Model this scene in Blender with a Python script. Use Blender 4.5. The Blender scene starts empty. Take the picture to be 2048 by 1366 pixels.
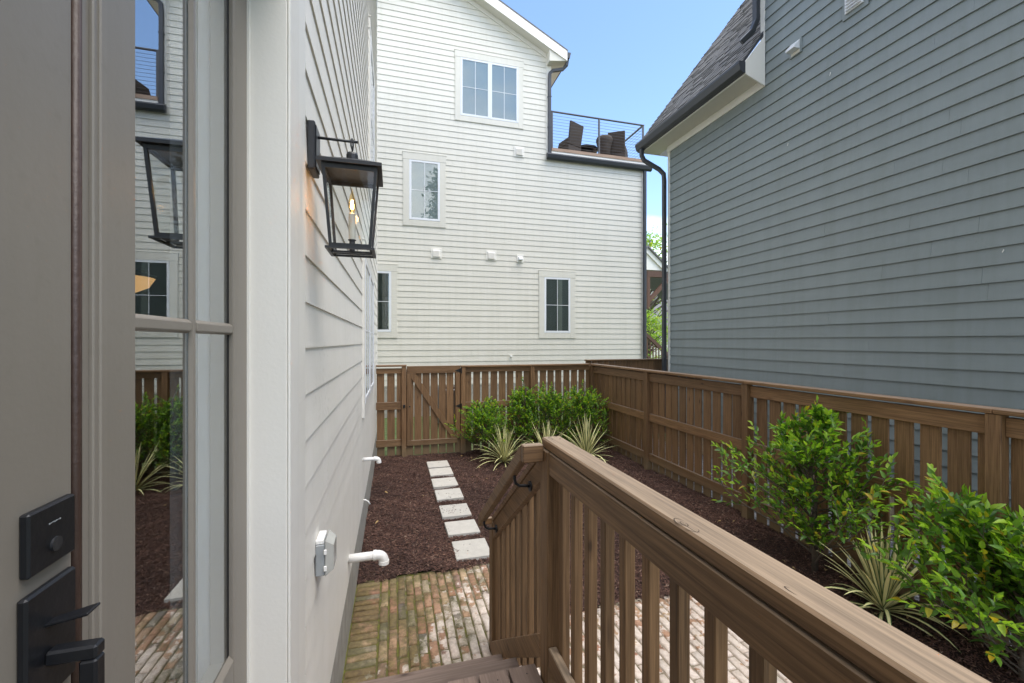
import bpy, bmesh, math, random
import numpy as np
from mathutils import Vector, Matrix, Euler
random.seed(11); np.random.seed(11)
S = bpy.context.scene
COL = S.collection
rad = math.radians

# ------------------------------------------------------------------ camera
cam_d = bpy.data.cameras.new('camera'); cam = bpy.data.objects.new('camera', cam_d); COL.objects.link(cam)
YAW = math.atan(237/853.3)
cam.location = (0, 0, 2.2); cam.rotation_euler = (rad(90), 0, -YAW)
cam_d.lens = 15.0; cam_d.sensor_width = 36; cam_d.clip_start = 0.02; cam_d.clip_end = 2000
S.camera = cam

# ------------------------------------------------------------------ sky, sun, exposure
SUN_EL, SUN_AZ = rad(64), rad(142)       # azimuth measured from +Y towards +X: behind the viewer, to the right
w = bpy.data.worlds.new('World'); S.world = w; w.use_nodes = True
wn, wl = w.node_tree.nodes, w.node_tree.links
wn.clear()
wo = wn.new('ShaderNodeOutputWorld'); bg = wn.new('ShaderNodeBackground')
sky = wn.new('ShaderNodeTexSky'); sky.sky_type = 'NISHITA'; sky.sun_disc = False
sky.sun_elevation = SUN_EL; sky.sun_rotation = SUN_AZ; sky.air_density = 1.0; sky.dust_density = 0.15; sky.ozone_density = 2.6
tc = wn.new('ShaderNodeTexCoord'); mp = wn.new('ShaderNodeMapping'); mp.inputs['Scale'].default_value = (1.0, 1.0, 2.4)
mp.inputs['Location'].default_value = (17.967, 12.931, 4.840)
nz = wn.new('ShaderNodeTexNoise'); nz.inputs['Scale'].default_value = 1.5; nz.inputs['Detail'].default_value = 7; nz.inputs['Roughness'].default_value = 0.55
cr = wn.new('ShaderNodeValToRGB'); cr.color_ramp.elements[0].position = 0.46; cr.color_ramp.elements[1].position = 0.64
mx = wn.new('ShaderNodeMix'); mx.data_type = 'RGBA'; mx.inputs['B'].default_value = (7.8, 7.6, 7.3, 1)
wl.new(tc.outputs['Generated'], mp.inputs['Vector']); wl.new(mp.outputs['Vector'], nz.inputs['Vector'])
wl.new(nz.outputs['Fac'], cr.inputs['Fac']); wl.new(cr.outputs['Color'], mx.inputs['Factor'])
wl.new(sky.outputs['Color'], mx.inputs['A']); wl.new(mx.outputs['Result'], bg.inputs['Color'])
bg.inputs['Strength'].default_value = 0.13
wl.new(bg.outputs['Background'], wo.inputs['Surface'])
sd = bpy.data.lights.new('sun', 'SUN'); sun = bpy.data.objects.new('sun', sd); COL.objects.link(sun)
sd.energy = 1.5; sd.angle = rad(45); sd.color = (1.0, 0.93, 0.82)
sun.rotation_euler = Vector((math.sin(SUN_AZ)*math.cos(SUN_EL), math.cos(SUN_AZ)*math.cos(SUN_EL), math.sin(SUN_EL))).to_track_quat('Z', 'Y').to_euler()
S.view_settings.view_transform = 'Standard'; S.view_settings.look = 'None'; S.view_settings.gamma = 1.0
S.view_settings.exposure = 1.53

# ------------------------------------------------------------------ materials
def new_mat(name):
    m = bpy.data.materials.new(name); m.use_nodes = True
    n, l = m.node_tree.nodes, m.node_tree.links
    return m, n, l, n['Principled BSDF']
def N(n, t, **kw):
    x = n.new(t)
    for k, v in kw.items():
        if k in x.inputs: x.inputs[k].default_value = v
        else: setattr(x, k, v)
    return x
def ramp(n, stops):
    r = n.new('ShaderNodeValToRGB'); e = r.color_ramp.elements
    while len(e) < len(stops): e.new(0.5)
    for i, (p, c) in enumerate(stops):
        e[i].position = p; e[i].color = (*c, 1) if len(c) == 3 else c
    return r
def mul_val(n, l, col_socket, val_socket):
    x = n.new('ShaderNodeMix'); x.data_type = 'RGBA'; x.blend_type = 'MULTIPLY'; x.inputs['Factor'].default_value = 1
    l.new(col_socket, x.inputs['A']); l.new(val_socket, x.inputs['B']); return x.outputs['Result']

def paint(name, col, rough=0.5, var=0.05, scale=3.0, bump=0.15, grain=None, dirt=0.0, metallic=0.0, objvar=0.03, streak=0.0):
    m, n, l, p = new_mat(name)
    geo = N(n, 'ShaderNodeNewGeometry')
    mpp = N(n, 'ShaderNodeMapping'); mpp.inputs['Scale'].default_value = grain or (1, 1, 1)
    l.new(geo.outputs['Position'], mpp.inputs['Vector'])
    a = N(n, 'ShaderNodeTexNoise', Scale=scale, Detail=5.0, Roughness=0.6); l.new(mpp.outputs['Vector'], a.inputs['Vector'])
    r = ramp(n, [(0.25, tuple(c*(1-var) for c in col)), (0.75, tuple(min(1, c*(1+var)) for c in col))])
    l.new(a.outputs['Fac'], r.inputs['Fac'])
    oi = N(n, 'ShaderNodeObjectInfo'); mr = N(n, 'ShaderNodeMapRange'); mr.inputs['To Min'].default_value = 1-objvar; mr.inputs['To Max'].default_value = 1+objvar*0.4
    l.new(oi.outputs['Random'], mr.inputs['Value'])
    c = mul_val(n, l, r.outputs['Color'], mr.outputs['Result'])
    if dirt:
        d = N(n, 'ShaderNodeTexNoise', Scale=38.0, Detail=3.0); l.new(geo.outputs['Position'], d.inputs['Vector'])
        d2 = N(n, 'ShaderNodeTexNoise', Scale=1.4, Detail=4.0); l.new(geo.outputs['Position'], d2.inputs['Vector'])
        ad = N(n, 'ShaderNodeMath', operation='MULTIPLY'); l.new(d.outputs['Fac'], ad.inputs[0]); l.new(d2.outputs['Fac'], ad.inputs[1])
        rr = ramp(n, [(0.36, (1, 1, 1)), (0.5, (1-dirt, 1-dirt, 1-dirt*1.15))]); l.new(ad.outputs[0], rr.inputs['Fac'])
        c = mul_val(n, l, c, rr.outputs['Color'])
    if streak:
        ms_ = N(n, 'ShaderNodeMapping'); ms_.inputs['Scale'].default_value = (7, 7, 0.35); l.new(geo.outputs['Position'], ms_.inputs['Vector'])
        sn = N(n, 'ShaderNodeTexNoise', Scale=1.0, Detail=5.0, Roughness=0.7); l.new(ms_.outputs['Vector'], sn.inputs['Vector'])
        rs_ = ramp(n, [(0.42, (1, 1, 1)), (0.75, (1-streak, 1-streak, 1-streak*1.3))]); l.new(sn.outputs['Fac'], rs_.inputs['Fac']); c = mul_val(n, l, c, rs_.outputs['Color'])
    l.new(c, p.inputs['Base Color'])
    p.inputs['Roughness'].default_value = rough; p.inputs['Metallic'].default_value = metallic
    if bump:
        f = N(n, 'ShaderNodeTexNoise', Scale=90.0, Detail=3.0); l.new(mpp.outputs['Vector'], f.inputs['Vector'])
        b = N(n, 'ShaderNodeBump', Strength=bump, Distance=0.004); l.new(f.outputs['Fac'], b.inputs['Height']); l.new(b.outputs['Normal'], p.inputs['Normal'])
    return m

def wood(name, dark, light, axis, rough=0.62, base_fade=None, top_grey=None, gscale=1.0, knots=True):
    """stained timber; grain runs along the given axis; every board gets its own offset"""
    m, n, l, p = new_mat(name)
    tcx = N(n, 'ShaderNodeTexCoord'); oi = N(n, 'ShaderNodeObjectInfo')
    off = N(n, 'ShaderNodeVectorMath', operation='SCALE'); off.inputs[0].default_value = (37, 53, 71); l.new(oi.outputs['Random'], off.inputs['Scale'])
    ad = N(n, 'ShaderNodeVectorMath', operation='ADD'); l.new(tcx.outputs['Object'], ad.inputs[0]); l.new(off.outputs[0], ad.inputs[1])
    def stretched(k, other):
        mpp = N(n, 'ShaderNodeMapping'); sc = [other*gscale]*3; sc[axis] = k*gscale; mpp.inputs['Scale'].default_value = sc
        l.new(ad.outputs[0], mpp.inputs['Vector']); return mpp.outputs['Vector']
    big = N(n, 'ShaderNodeTexNoise', Scale=1.0, Detail=3.0, Distortion=0.6); l.new(stretched(1.6, 34), big.inputs['Vector'])
    wv = N(n, 'ShaderNodeTexNoise', Scale=1.0, Detail=4.0, Roughness=0.65); l.new(stretched(3.2, 125), wv.inputs['Vector'])
    mx0 = N(n, 'ShaderNodeMix', data_type='FLOAT'); mx0.inputs['Factor'].default_value = 0.72
    l.new(big.outputs['Fac'], mx0.inputs['A']); l.new(wv.outputs['Fac'], mx0.inputs['B'])
    wav = N(n, 'ShaderNodeTexWave', Scale=1.0, Distortion=14.0, Detail=3.0); wav.wave_type = 'RINGS'; wav.rings_direction = 'XYZ'[axis]; wav.inputs['Detail Scale'].default_value = 0.7
    l.new(stretched(0.7, 16), wav.inputs['Vector'])
    mxx = N(n, 'ShaderNodeMix', data_type='FLOAT'); mxx.inputs['Factor'].default_value = 0.05
    l.new(mx0.outputs['Result'], mxx.inputs['A']); l.new(wav.outputs['Fac'], mxx.inputs['B'])
    r = ramp(n, [(0.35, dark), (0.61, light)]); l.new(mxx.outputs['Result'], r.inputs['Fac'])
    mr = N(n, 'ShaderNodeMapRange'); mr.inputs['To Min'].default_value = 0.78; mr.inputs['To Max'].default_value = 1.15; l.new(oi.outputs['Random'], mr.inputs['Value'])
    c = mul_val(n, l, r.outputs['Color'], mr.outputs['Result'])
    if knots:
        mk = N(n, 'ShaderNodeMapping'); sc = [7.0]*3; sc[axis] = 2.2; mk.inputs['Scale'].default_value = sc; l.new(ad.outputs[0], mk.inputs['Vector'])
        vo = N(n, 'ShaderNodeTexVoronoi', Scale=1.0); l.new(mk.outputs['Vector'], vo.inputs['Vector'])
        kr = ramp(n, [(0.04, (0.30, 0.26, 0.24)), (0.07, (0.72, 0.68, 0.66)), (0.16, (1, 1, 1))]); l.new(vo.outputs['Distance'], kr.inputs['Fac'])
        c = mul_val(n, l, c, kr.outputs['Color'])
    geo = N(n, 'ShaderNodeNewGeometry')
    if base_fade:      # splash-worn stain low down on the pickets
        sx = N(n, 'ShaderNodeSeparateXYZ'); l.new(geo.outputs['Position'], sx.inputs[0])
        nn = N(n, 'ShaderNodeTexNoise', Scale=6.0, Detail=4.0); l.new(geo.outputs['Position'], nn.inputs['Vector'])
        m1 = N(n, 'ShaderNodeMath', operation='MULTIPLY_ADD'); m1.inputs[1].default_value = 0.22; l.new(nn.outputs['Fac'], m1.inputs[0]); l.new(sx.outputs['Z'], m1.inputs[2])
        fr = ramp(n, [(base_fade[0], (0.75, 0.75, 0.75)), (base_fade[1], (0, 0, 0))]); l.new(m1.outputs[0], fr.inputs['Fac'])
        mm = N(n, 'ShaderNodeMix', data_type='RGBA'); mm.inputs['B'].default_value = (*base_fade[2], 1)
        l.new(fr.outputs['Color'], mm.inputs['Factor']); l.new(c, mm.inputs['A']); c = mm.outputs['Result']
    if top_grey:       # weathered upper faces, their sky-lit paleness put into the colour too
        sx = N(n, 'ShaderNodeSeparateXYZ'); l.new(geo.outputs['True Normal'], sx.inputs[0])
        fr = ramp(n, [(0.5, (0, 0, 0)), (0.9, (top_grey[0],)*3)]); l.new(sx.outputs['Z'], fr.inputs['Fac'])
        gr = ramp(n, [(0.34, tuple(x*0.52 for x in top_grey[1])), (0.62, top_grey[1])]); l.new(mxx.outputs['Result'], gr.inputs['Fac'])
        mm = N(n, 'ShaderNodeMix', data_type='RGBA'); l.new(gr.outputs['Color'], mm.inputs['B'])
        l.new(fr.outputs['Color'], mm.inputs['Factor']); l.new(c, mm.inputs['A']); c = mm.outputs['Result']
    l.new(c, p.inputs['Base Color']); p.inputs['Roughness'].default_value = rough
    b = N(n, 'ShaderNodeBump', Strength=0.35, Distance=0.003); l.new(wv.outputs['Fac'], b.inputs['Height']); l.new(b.outputs['Normal'], p.inputs['Normal'])
    return m

def glass(name, ior=1.9, tint=(0.93, 0.96, 0.95)):
    m, n, l, p = new_mat(name); n.remove(p)
    o = n['Material Output']; t = N(n, 'ShaderNodeBsdfTransparent'); t.inputs['Color'].default_value = (*tint, 1)
    g = N(n, 'ShaderNodeBsdfGlossy'); g.inputs['Roughness'].default_value = 0.0; g.inputs['Color'].default_value = (0.97, 0.98, 1, 1)
    f = N(n, 'ShaderNodeFresnel', IOR=ior); mxx = N(n, 'ShaderNodeMixShader')
    gg = N(n, 'ShaderNodeNewGeometry'); mi_ = N(n, 'ShaderNodeMapRange'); mi_.inputs['To Min'].default_value = ior; mi_.inputs['To Max'].default_value = 1/ior   # a pane reflects alike from both sides
    l.new(gg.outputs['Backfacing'], mi_.inputs['Value']); l.new(mi_.outputs['Result'], f.inputs['IOR'])
    l.new(f.outputs['Fac'], mxx.inputs['Fac']); l.new(t.outputs[0], mxx.inputs[1]); l.new(g.outputs[0], mxx.inputs[2]); l.new(mxx.outputs[0], o.inputs['Surface'])
    return m

def emit(name, col, s):
    m, n, l, p = new_mat(name); p.inputs['Emission Color'].default_value = (*col, 1); p.inputs['Emission Strength'].default_value = s
    p.inputs['Base Color'].default_value = (*col, 1); return m

def leaf_mat(name, a, b, rough=0.38, trans=0.35):
    m, n, l, p = new_mat(name); o = n['Material Output']
    oi = N(n, 'ShaderNodeObjectInfo'); g = N(n, 'ShaderNodeNewGeometry')
    ad = N(n, 'ShaderNodeMath', operation='ADD'); l.new(oi.outputs['Random'], ad.inputs[0]); l.new(g.outputs['Random Per Island'], ad.inputs[1])
    fr = N(n, 'ShaderNodeMath', operation='FRACT'); l.new(ad.outputs[0], fr.inputs[0])
    r = ramp(n, [(0.0, a), (0.93, b), (0.985, (0.45, 0.33, 0.03))]); l.new(fr.outputs[0], r.inputs['Fac'])
    l.new(r.outputs['Color'], p.inputs['Base Color']); p.inputs['Roughness'].default_value = rough
    tr = N(n, 'ShaderNodeBsdfTranslucent'); mc = N(n, 'ShaderNodeMix', data_type='RGBA', blend_type='MULTIPLY'); mc.inputs['Factor'].default_value = 1
    mc.inputs['B'].default_value = (1.5, 1.6, 0.7, 1); l.new(r.outputs['Color'], mc.inputs['A']); l.new(mc.outputs['Result'], tr.inputs['Color'])
    ms = N(n, 'ShaderNodeMixShader'); ms.inputs['Fac'].default_value = trans
    l.new(p.outputs[0], ms.inputs[1]); l.new(tr.outputs[0], ms.inputs[2]); l.new(ms.outputs[0], o.inputs['Surface'])
    return m

M = {}
M['white'] = paint('white_siding_paint', (0.645, 0.622, 0.552), 0.5, 0.03, 1.2, 0.12, grain=(1, 1, 6), dirt=0.05, objvar=0.03, streak=0.07)
M['white_near'] = paint('white_siding_paint_near', (0.80, 0.768, 0.705), 0.5, 0.025, 2.0, 0.25, grain=(1, 1, 5), dirt=0.14, streak=0.07)
M['trim'] = paint('white_trim_paint', (0.755, 0.730, 0.672), 0.45, 0.02, 2.0, 0.12, dirt=0.05)
M['trim_rough'] = paint('sawn_white_trim', (0.75, 0.725, 0.67), 0.55, 0.03, 3.0, 0.5, grain=(2, 2, 0.15), dirt=0.06)
M['vinyl'] = paint('white_vinyl', (0.72, 0.735, 0.76), 0.3, 0.01, 2.0, 0.0)
M['soffit'] = paint('cream_soffit', (0.66, 0.63, 0.55), 0.6, 0.03, 2.0, 0.1)
M['gray'] = paint('slate_siding_paint', (0.215, 0.245, 0.243), 0.45, 0.05, 1.0, 0.2, grain=(1, 1, 6), dirt=0.07, objvar=0.04, streak=0.12)
M['gray_trim'] = paint('slate_trim_paint', (0.22, 0.25, 0.248), 0.45, 0.03, 2.0, 0.1)
M['taupe'] = paint('taupe_door_paint', (0.225, 0.200, 0.168), 0.42, 0.03, 4.0, 0.06, dirt=0.09, streak=0.06)
M['gutter'] = paint('dark_gutter', (0.035, 0.038, 0.045), 0.4, 0.05, 3.0, 0.0)
M['black'] = paint('black_metal', (0.012, 0.013, 0.016), 0.42, 0.15, 12.0, 0.1, metallic=0.3)
M['bronze'] = paint('bronze_weatherstrip', (0.05, 0.028, 0.02), 0.5, 0.2, 12.0, 0.3)
M['lantern'] = paint('lantern_metal', (0.022, 0.023, 0.026), 0.42, 0.12, 20.0, 0.1)
M['rubber'] = paint('black_gasket', (0.01, 0.01, 0.01), 0.7, 0.1, 10.0, 0.0)
M['pvc'] = paint('white_pvc', (0.80, 0.79, 0.76), 0.28, 0.02, 4.0, 0.0, dirt=0.06)
M['greybox'] = paint('grey_plastic', (0.30, 0.32, 0.33), 0.4, 0.05, 6.0, 0.0)
M['concrete'] = paint('foundation_concrete', (0.33, 0.315, 0.28), 0.85, 0.25, 9.0, 0.8, dirt=0.25)
M['stone'] = paint('paver_concrete', (0.50, 0.475, 0.43), 0.85, 0.10, 14.0, 0.7, dirt=0.34, objvar=0.08)
M['block'] = paint('split_face_block', (0.36, 0.29, 0.20), 0.9, 0.35, 22.0, 1.0, dirt=0.2)
M['dark_room'] = paint('room_paint', (0.30, 0.30, 0.31), 0.8, 0.03, 1.0, 0.0)
M['jamb'] = paint('interior_jamb', (0.74, 0.75, 0.80), 0.5, 0.01, 1.0, 0.0)
M['shade_dark'] = paint('unlit_room_sheet', (0.035, 0.042, 0.036), 0.8, 0.2, 1.5, 0.0)  # near-black sheet behind the panes, painted for the darkness of an unlit room
M['shade_pale'] = paint('pale_sky_reflection', (0.26, 0.29, 0.295), 0.8, 0.06, 1.0, 0.0)  # pale sheet behind the upper panes, coloured to stand in for reflected sky
M['curtain'] = paint('window_curtain', (0.13, 0.14, 0.12), 0.9, 0.1, 3.0, 0.0)
M['wicker'] = paint('brown_wicker', (0.055, 0.042, 0.034), 0.8, 0.25, 45.0, 1.0)
M['cable'] = paint('grey_rail_metal', (0.075, 0.075, 0.08), 0.45, 0.1, 8.0, 0.0)
M['glass'] = glass('sidelight_glass', 3.0)
M['glass_win'] = glass('window_glass', 1.75)
M['glass_lamp'] = glass('lantern_glass', 1.35, (0.97, 0.97, 0.96))
M['glass_bulb'] = glass('bulb_glass', 1.3, (1.0, 0.86, 0.62))
M['filament'] = emit('bulb_filament', (1.0, 0.52, 0.16), 22)
M['candle'] = paint('ivory_candle_sleeve', (0.72, 0.70, 0.62), 0.5, 0.03, 8.0, 0.0)
M['pendant'] = emit('pendant_shade_glow', (1.0, 0.55, 0.22), 0.35)
FADE = (0.24, 0.44, (0.22, 0.155, 0.085))
for i, ax in enumerate('xyz'):
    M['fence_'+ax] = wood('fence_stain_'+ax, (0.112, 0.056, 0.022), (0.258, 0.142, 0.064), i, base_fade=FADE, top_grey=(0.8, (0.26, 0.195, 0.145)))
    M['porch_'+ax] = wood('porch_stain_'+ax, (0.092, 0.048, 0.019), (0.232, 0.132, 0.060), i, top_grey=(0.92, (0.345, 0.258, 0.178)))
M['deck_y'] = wood('deck_boards_y', (0.13, 0.09, 0.07), (0.21, 0.15, 0.12), 1)
M['deck_x'] = wood('deck_boards_x', (0.13, 0.09, 0.07), (0.22, 0.16, 0.13), 0)
M['cedar_x'] = wood('raw_cedar_x', (0.22, 0.13, 0.08), (0.40, 0.28, 0.20), 0)
M['bracket_wood'] = wood('bracket_wood', (0.07, 0.03, 0.016), (0.12, 0.055, 0.03), 2)
M['knot'] = paint('dark_knot_wood', (0.035, 0.020, 0.012), 0.7, 0.2, 40.0, 0.0)
M['bark'] = paint('grey_bark', (0.10, 0.08, 0.06), 0.9, 0.3, 30.0, 0.8)
M['leaf'] = leaf_mat('laurel_leaf', (0.045, 0.120, 0.018), (0.140, 0.280, 0.036))
M['leaf_young'] = leaf_mat('young_laurel_leaf', (0.17, 0.34, 0.025), (0.34, 0.50, 0.050), trans=0.45)
M['leaf_tree'] = leaf_mat('tree_leaf', (0.12, 0.26, 0.03), (0.36, 0.48, 0.06), trans=0.45)
M['leaf_dark'] = leaf_mat('dark_tree_leaf', (0.015, 0.04, 0.010), (0.04, 0.08, 0.02), trans=0.2)

def mulch_mat():
    m, n, l, p = new_mat('bark_mulch'); g = N(n, 'ShaderNodeNewGeometry')
    r = ramp(n, [(0.0, (0.036, 0.016, 0.012)), (0.4, (0.078, 0.036, 0.025)), (0.85, (0.130, 0.064, 0.046)), (0.965, (0.22, 0.13, 0.09)), (0.995, (0.26, 0.19, 0.14))])
    l.new(g.outputs['Random Per Island'], r.inputs['Fac'])
    nn = N(n, 'ShaderNodeTexNoise', Scale=1.3, Detail=4.0); l.new(g.outputs['Position'], nn.inputs['Vector'])
    rr = ramp(n, [(0.3, (0.72, 0.70, 0.70)), (0.7, (1.15, 1.12, 1.1))]); l.new(nn.outputs['Fac'], rr.inputs['Fac'])
    l.new(mul_val(n, l, r.outputs['Color'], rr.outputs['Color']), p.inputs['Base Color']); p.inputs['Roughness'].default_value = 0.8
    return m
M['mulch'] = mulch_mat()
def soil_mat():
    m, n, l, p = new_mat('mulch_soil'); g = N(n, 'ShaderNodeNewGeometry')
    a = N(n, 'ShaderNodeTexNoise', Scale=55.0, Detail=6.0); l.new(g.outputs['Position'], a.inputs['Vector'])
    r = ramp(n, [(0.3, (0.016, 0.008, 0.006)), (0.7, (0.055, 0.026, 0.018))]); l.new(a.outputs['Fac'], r.inputs['Fac']); l.new(r.outputs['Color'], p.inputs['Base Color'])
    b = N(n, 'ShaderNodeBump', Strength=1.0, Distance=0.02); l.new(a.outputs['Fac'], b.inputs['Height']); l.new(b.outputs['Normal'], p.inputs['Normal'])
    p.inputs['Roughness'].default_value = 0.9; return m
M['soil'] = soil_mat()
def ground_mat():
    m, n, l, p = new_mat('grass_ground'); g = N(n, 'ShaderNodeNewGeometry')
    a = N(n, 'ShaderNodeTexNoise', Scale=20.0, Detail=6.0); l.new(g.outputs['Position'], a.inputs['Vector'])
    r = ramp(n, [(0.3, (0.030, 0.050, 0.012)), (0.55, (0.075, 0.110, 0.028)), (0.75, (0.14, 0.12, 0.06))]); l.new(a.outputs['Fac'], r.inputs['Fac']); l.new(r.outputs['Color'], p.inputs['Base Color'])
    p.inputs['Roughness'].default_value = 0.95; return m
M['ground'] = ground_mat()
def gravel_mat():
    m, n, l, p = new_mat('blue_gravel'); g = N(n, 'ShaderNodeNewGeometry')
    v = N(n, 'ShaderNodeTexVoronoi', Scale=26.0); l.new(g.outputs['Position'], v.inputs['Vector'])
    r = ramp(n, [(0.0, (0.05, 0.055, 0.07)), (1.0, (0.26, 0.27, 0.29))]); sx = N(n, 'ShaderNodeSeparateColor'); l.new(v.outputs['Color'], sx.inputs[0]); l.new(sx.outputs[0], r.inputs['Fac'])
    l.new(r.outputs['Color'], p.inputs['Base Color']); b = N(n, 'ShaderNodeBump', Strength=1.0, Distance=0.03, invert=True); l.new(v.outputs['Distance'], b.inputs['Height']); l.new(b.outputs['Normal'], p.inputs['Normal'])
    return m
M['gravel'] = gravel_mat()
def brick_mat():
    m, n, l, p = new_mat('reclaimed_brick'); g = N(n, 'ShaderNodeNewGeometry'); oi = N(n, 'ShaderNodeObjectInfo')
    rnd = N(n, 'ShaderNodeMath', operation='ADD'); l.new(oi.outputs['Random'], rnd.inputs[0]); l.new(g.outputs['Random Per Island'], rnd.inputs[1])
    fr = N(n, 'ShaderNodeMath', operation='FRACT'); l.new(rnd.outputs[0], fr.inputs[0])
    r = ramp(n, [(0.0, (0.33, 0.165, 0.105)), (0.2, (0.42, 0.27, 0.175)), (0.38, (0.27, 0.145, 0.095)), (0.55, (0.45, 0.33, 0.21)), (0.70, (0.38, 0.20, 0.135)), (0.80, (0.15, 0.14, 0.135)), (0.9, (0.43, 0.34, 0.23)), (1.0, (0.36, 0.20, 0.14))])
    l.new(fr.outputs[0], r.inputs['Fac'])
    sp = N(n, 'ShaderNodeSeparateXYZ'); l.new(g.outputs['Position'], sp.inputs[0])
    fine = N(n, 'ShaderNodeTexNoise', Scale=30.0, Detail=6.0, Roughness=0.7); l.new(g.outputs['Position'], fine.inputs['Vector'])
    fv = ramp(n, [(0.3, (0.70, 0.68, 0.66)), (0.7, (1.2, 1.18, 1.15))]); l.new(fine.outputs['Fac'], fv.inputs['Fac'])
    c = mul_val(n, l, r.outputs['Color'], fv.outputs['Color'])
    # old lime wash left on the bricks: strongest away from the wall and towards the steps
    def lin(a, b, cc, d):     # a*X + b*Y + cc + d*noise
        q = N(n, 'ShaderNodeMath', operation='MULTIPLY_ADD'); q.inputs[1].default_value = a; q.inputs[2].default_value = cc; l.new(sp.outputs['X'], q.inputs[0])
        q2 = N(n, 'ShaderNodeMath', operation='MULTIPLY_ADD'); q2.inputs[1].default_value = b; l.new(sp.outputs['Y'], q2.inputs[0]); l.new(q.outputs[0], q2.inputs[2])
        q3 = N(n, 'ShaderNodeMath', operation='MULTIPLY_ADD'); q3.inputs[1].default_value = d[1]; l.new(d[0], q3.inputs[0]); l.new(q2.outputs[0], q3.inputs[2]); return q3.outputs[0]
    ln = N(n, 'ShaderNodeTexNoise', Scale=11.0, Detail=4.0, Roughness=0.6); l.new(g.outputs['Position'], ln.inputs['Vector'])
    xm = N(n, 'ShaderNodeMapRange'); xm.inputs['From Min'].default_value = -0.5; xm.inputs['From Max'].default_value = 3.5; l.new(sp.outputs['X'], xm.inputs['Value'])
    xr = ramp(n, [(0.05, (0, 0, 0)), (0.17, (0.30,)*3), (0.30, (0.62,)*3), (0.40, (0.36,)*3), (1.0, (0.36,)*3)]); l.new(xm.outputs['Result'], xr.inputs['Fac'])
    ym = N(n, 'ShaderNodeMapRange'); ym.inputs['From Min'].default_value = 4.1; ym.inputs['From Max'].default_value = 2.7; ym.inputs['To Max'].default_value = 0.62; l.new(sp.outputs['Y'], ym.inputs['Value'])
    s1 = N(n, 'ShaderNodeMath', operation='ADD'); l.new(xr.outputs['Color'], s1.inputs[0]); l.new(ym.outputs['Result'], s1.inputs[1])
    s2 = N(n, 'ShaderNodeMath', operation='MULTIPLY_ADD'); s2.inputs[1].default_value = 1.5; l.new(ln.outputs['Fac'], s2.inputs[0]); l.new(s1.outputs[0], s2.inputs[2])
    s3 = N(n, 'ShaderNodeMath', operation='MULTIPLY_ADD'); s3.inputs[1].default_value = 0.22; l.new(fr.outputs[0], s3.inputs[0]); l.new(s2.outputs[0], s3.inputs[2])
    s4 = N(n, 'ShaderNodeMath', operation='SUBTRACT'); s4.inputs[1].default_value = 1.12; l.new(s3.outputs[0], s4.inputs[0]); lime = s4.outputs[0]
    lr = ramp(n, [(0.50, (0, 0, 0)), (0.56, (0.86, 0.86, 0.86))]); l.new(lime, lr.inputs['Fac'])
    lc = ramp(n, [(0.3, (0.50, 0.41, 0.34)), (0.7, (0.74, 0.66, 0.59))]); l.new(fine.outputs['Fac'], lc.inputs['Fac'])
    lx = N(n, 'ShaderNodeMix', data_type='RGBA'); l.new(lr.outputs['Color'], lx.inputs['Factor']); l.new(c, lx.inputs['A']); l.new(lc.outputs['Color'], lx.inputs['B'])
    # moss film, strongest by the wall
    mn = N(n, 'ShaderNodeTexNoise', Scale=4.5, Detail=6.0, Roughness=0.7); l.new(g.outputs['Position'], mn.inputs['Vector'])
    moss = lin(-0.46, 0.16, -1.02, (mn.outputs['Fac'], 2.4))
    mr = ramp(n, [(0.40, (0, 0, 0)), (0.78, (0.72, 0.72, 0.72))]); l.new(moss, mr.inputs['Fac'])
    mc = ramp(n, [(0.3, (0.040, 0.038, 0.012)), (0.7, (0.14, 0.13, 0.03))]); l.new(fine.outputs['Fac'], mc.inputs['Fac'])
    mxx = N(n, 'ShaderNodeMix', data_type='RGBA'); l.new(mr.outputs['Color'], mxx.inputs['Factor']); l.new(lx.outputs['Result'], mxx.inputs['A']); l.new(mc.outputs['Color'], mxx.inputs['B'])
    l.new(mxx.outputs['Result'], p.inputs['Base Color']); p.inputs['Roughness'].default_value = 0.8
    b = N(n, 'ShaderNodeBump', Strength=0.7, Distance=0.008); l.new(fine.outputs['Fac'], b.inputs['Height']); l.new(b.outputs['Normal'], p.inputs['Normal'])
    return m
M['brick'] = brick_mat()
def joint_mat():
    m, n, l, p = new_mat('mossy_joint'); g = N(n, 'ShaderNodeNewGeometry')
    a = N(n, 'ShaderNodeTexNoise', Scale=16.0, Detail=5.0); l.new(g.outputs['Position'], a.inputs['Vector'])
    sp = N(n, 'ShaderNodeSeparateXYZ'); l.new(g.outputs['Position'], sp.inputs[0])
    q = N(n, 'ShaderNodeMath', operation='MULTIPLY_ADD'); q.inputs[1].default_value = 0.20; l.new(sp.outputs['X'], q.inputs[0]); l.new(a.outputs['Fac'], q.inputs[2])
    r = ramp(n, [(0.3, (0.13, 0.135, 0.018)), (0.55, (0.085, 0.075, 0.025)), (0.85, (0.24, 0.20, 0.15))]); l.new(q.outputs[0], r.inputs['Fac']); l.new(r.outputs['Color'], p.inputs['Base Color'])
    p.inputs['Roughness'].default_value = 0.95
    b = N(n, 'ShaderNodeBump', Strength=0.8, Distance=0.01); l.new(a.outputs['Fac'], b.inputs['Height']); l.new(b.outputs['Normal'], p.inputs['Normal']); return m
M['joint'] = joint_mat()
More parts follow.
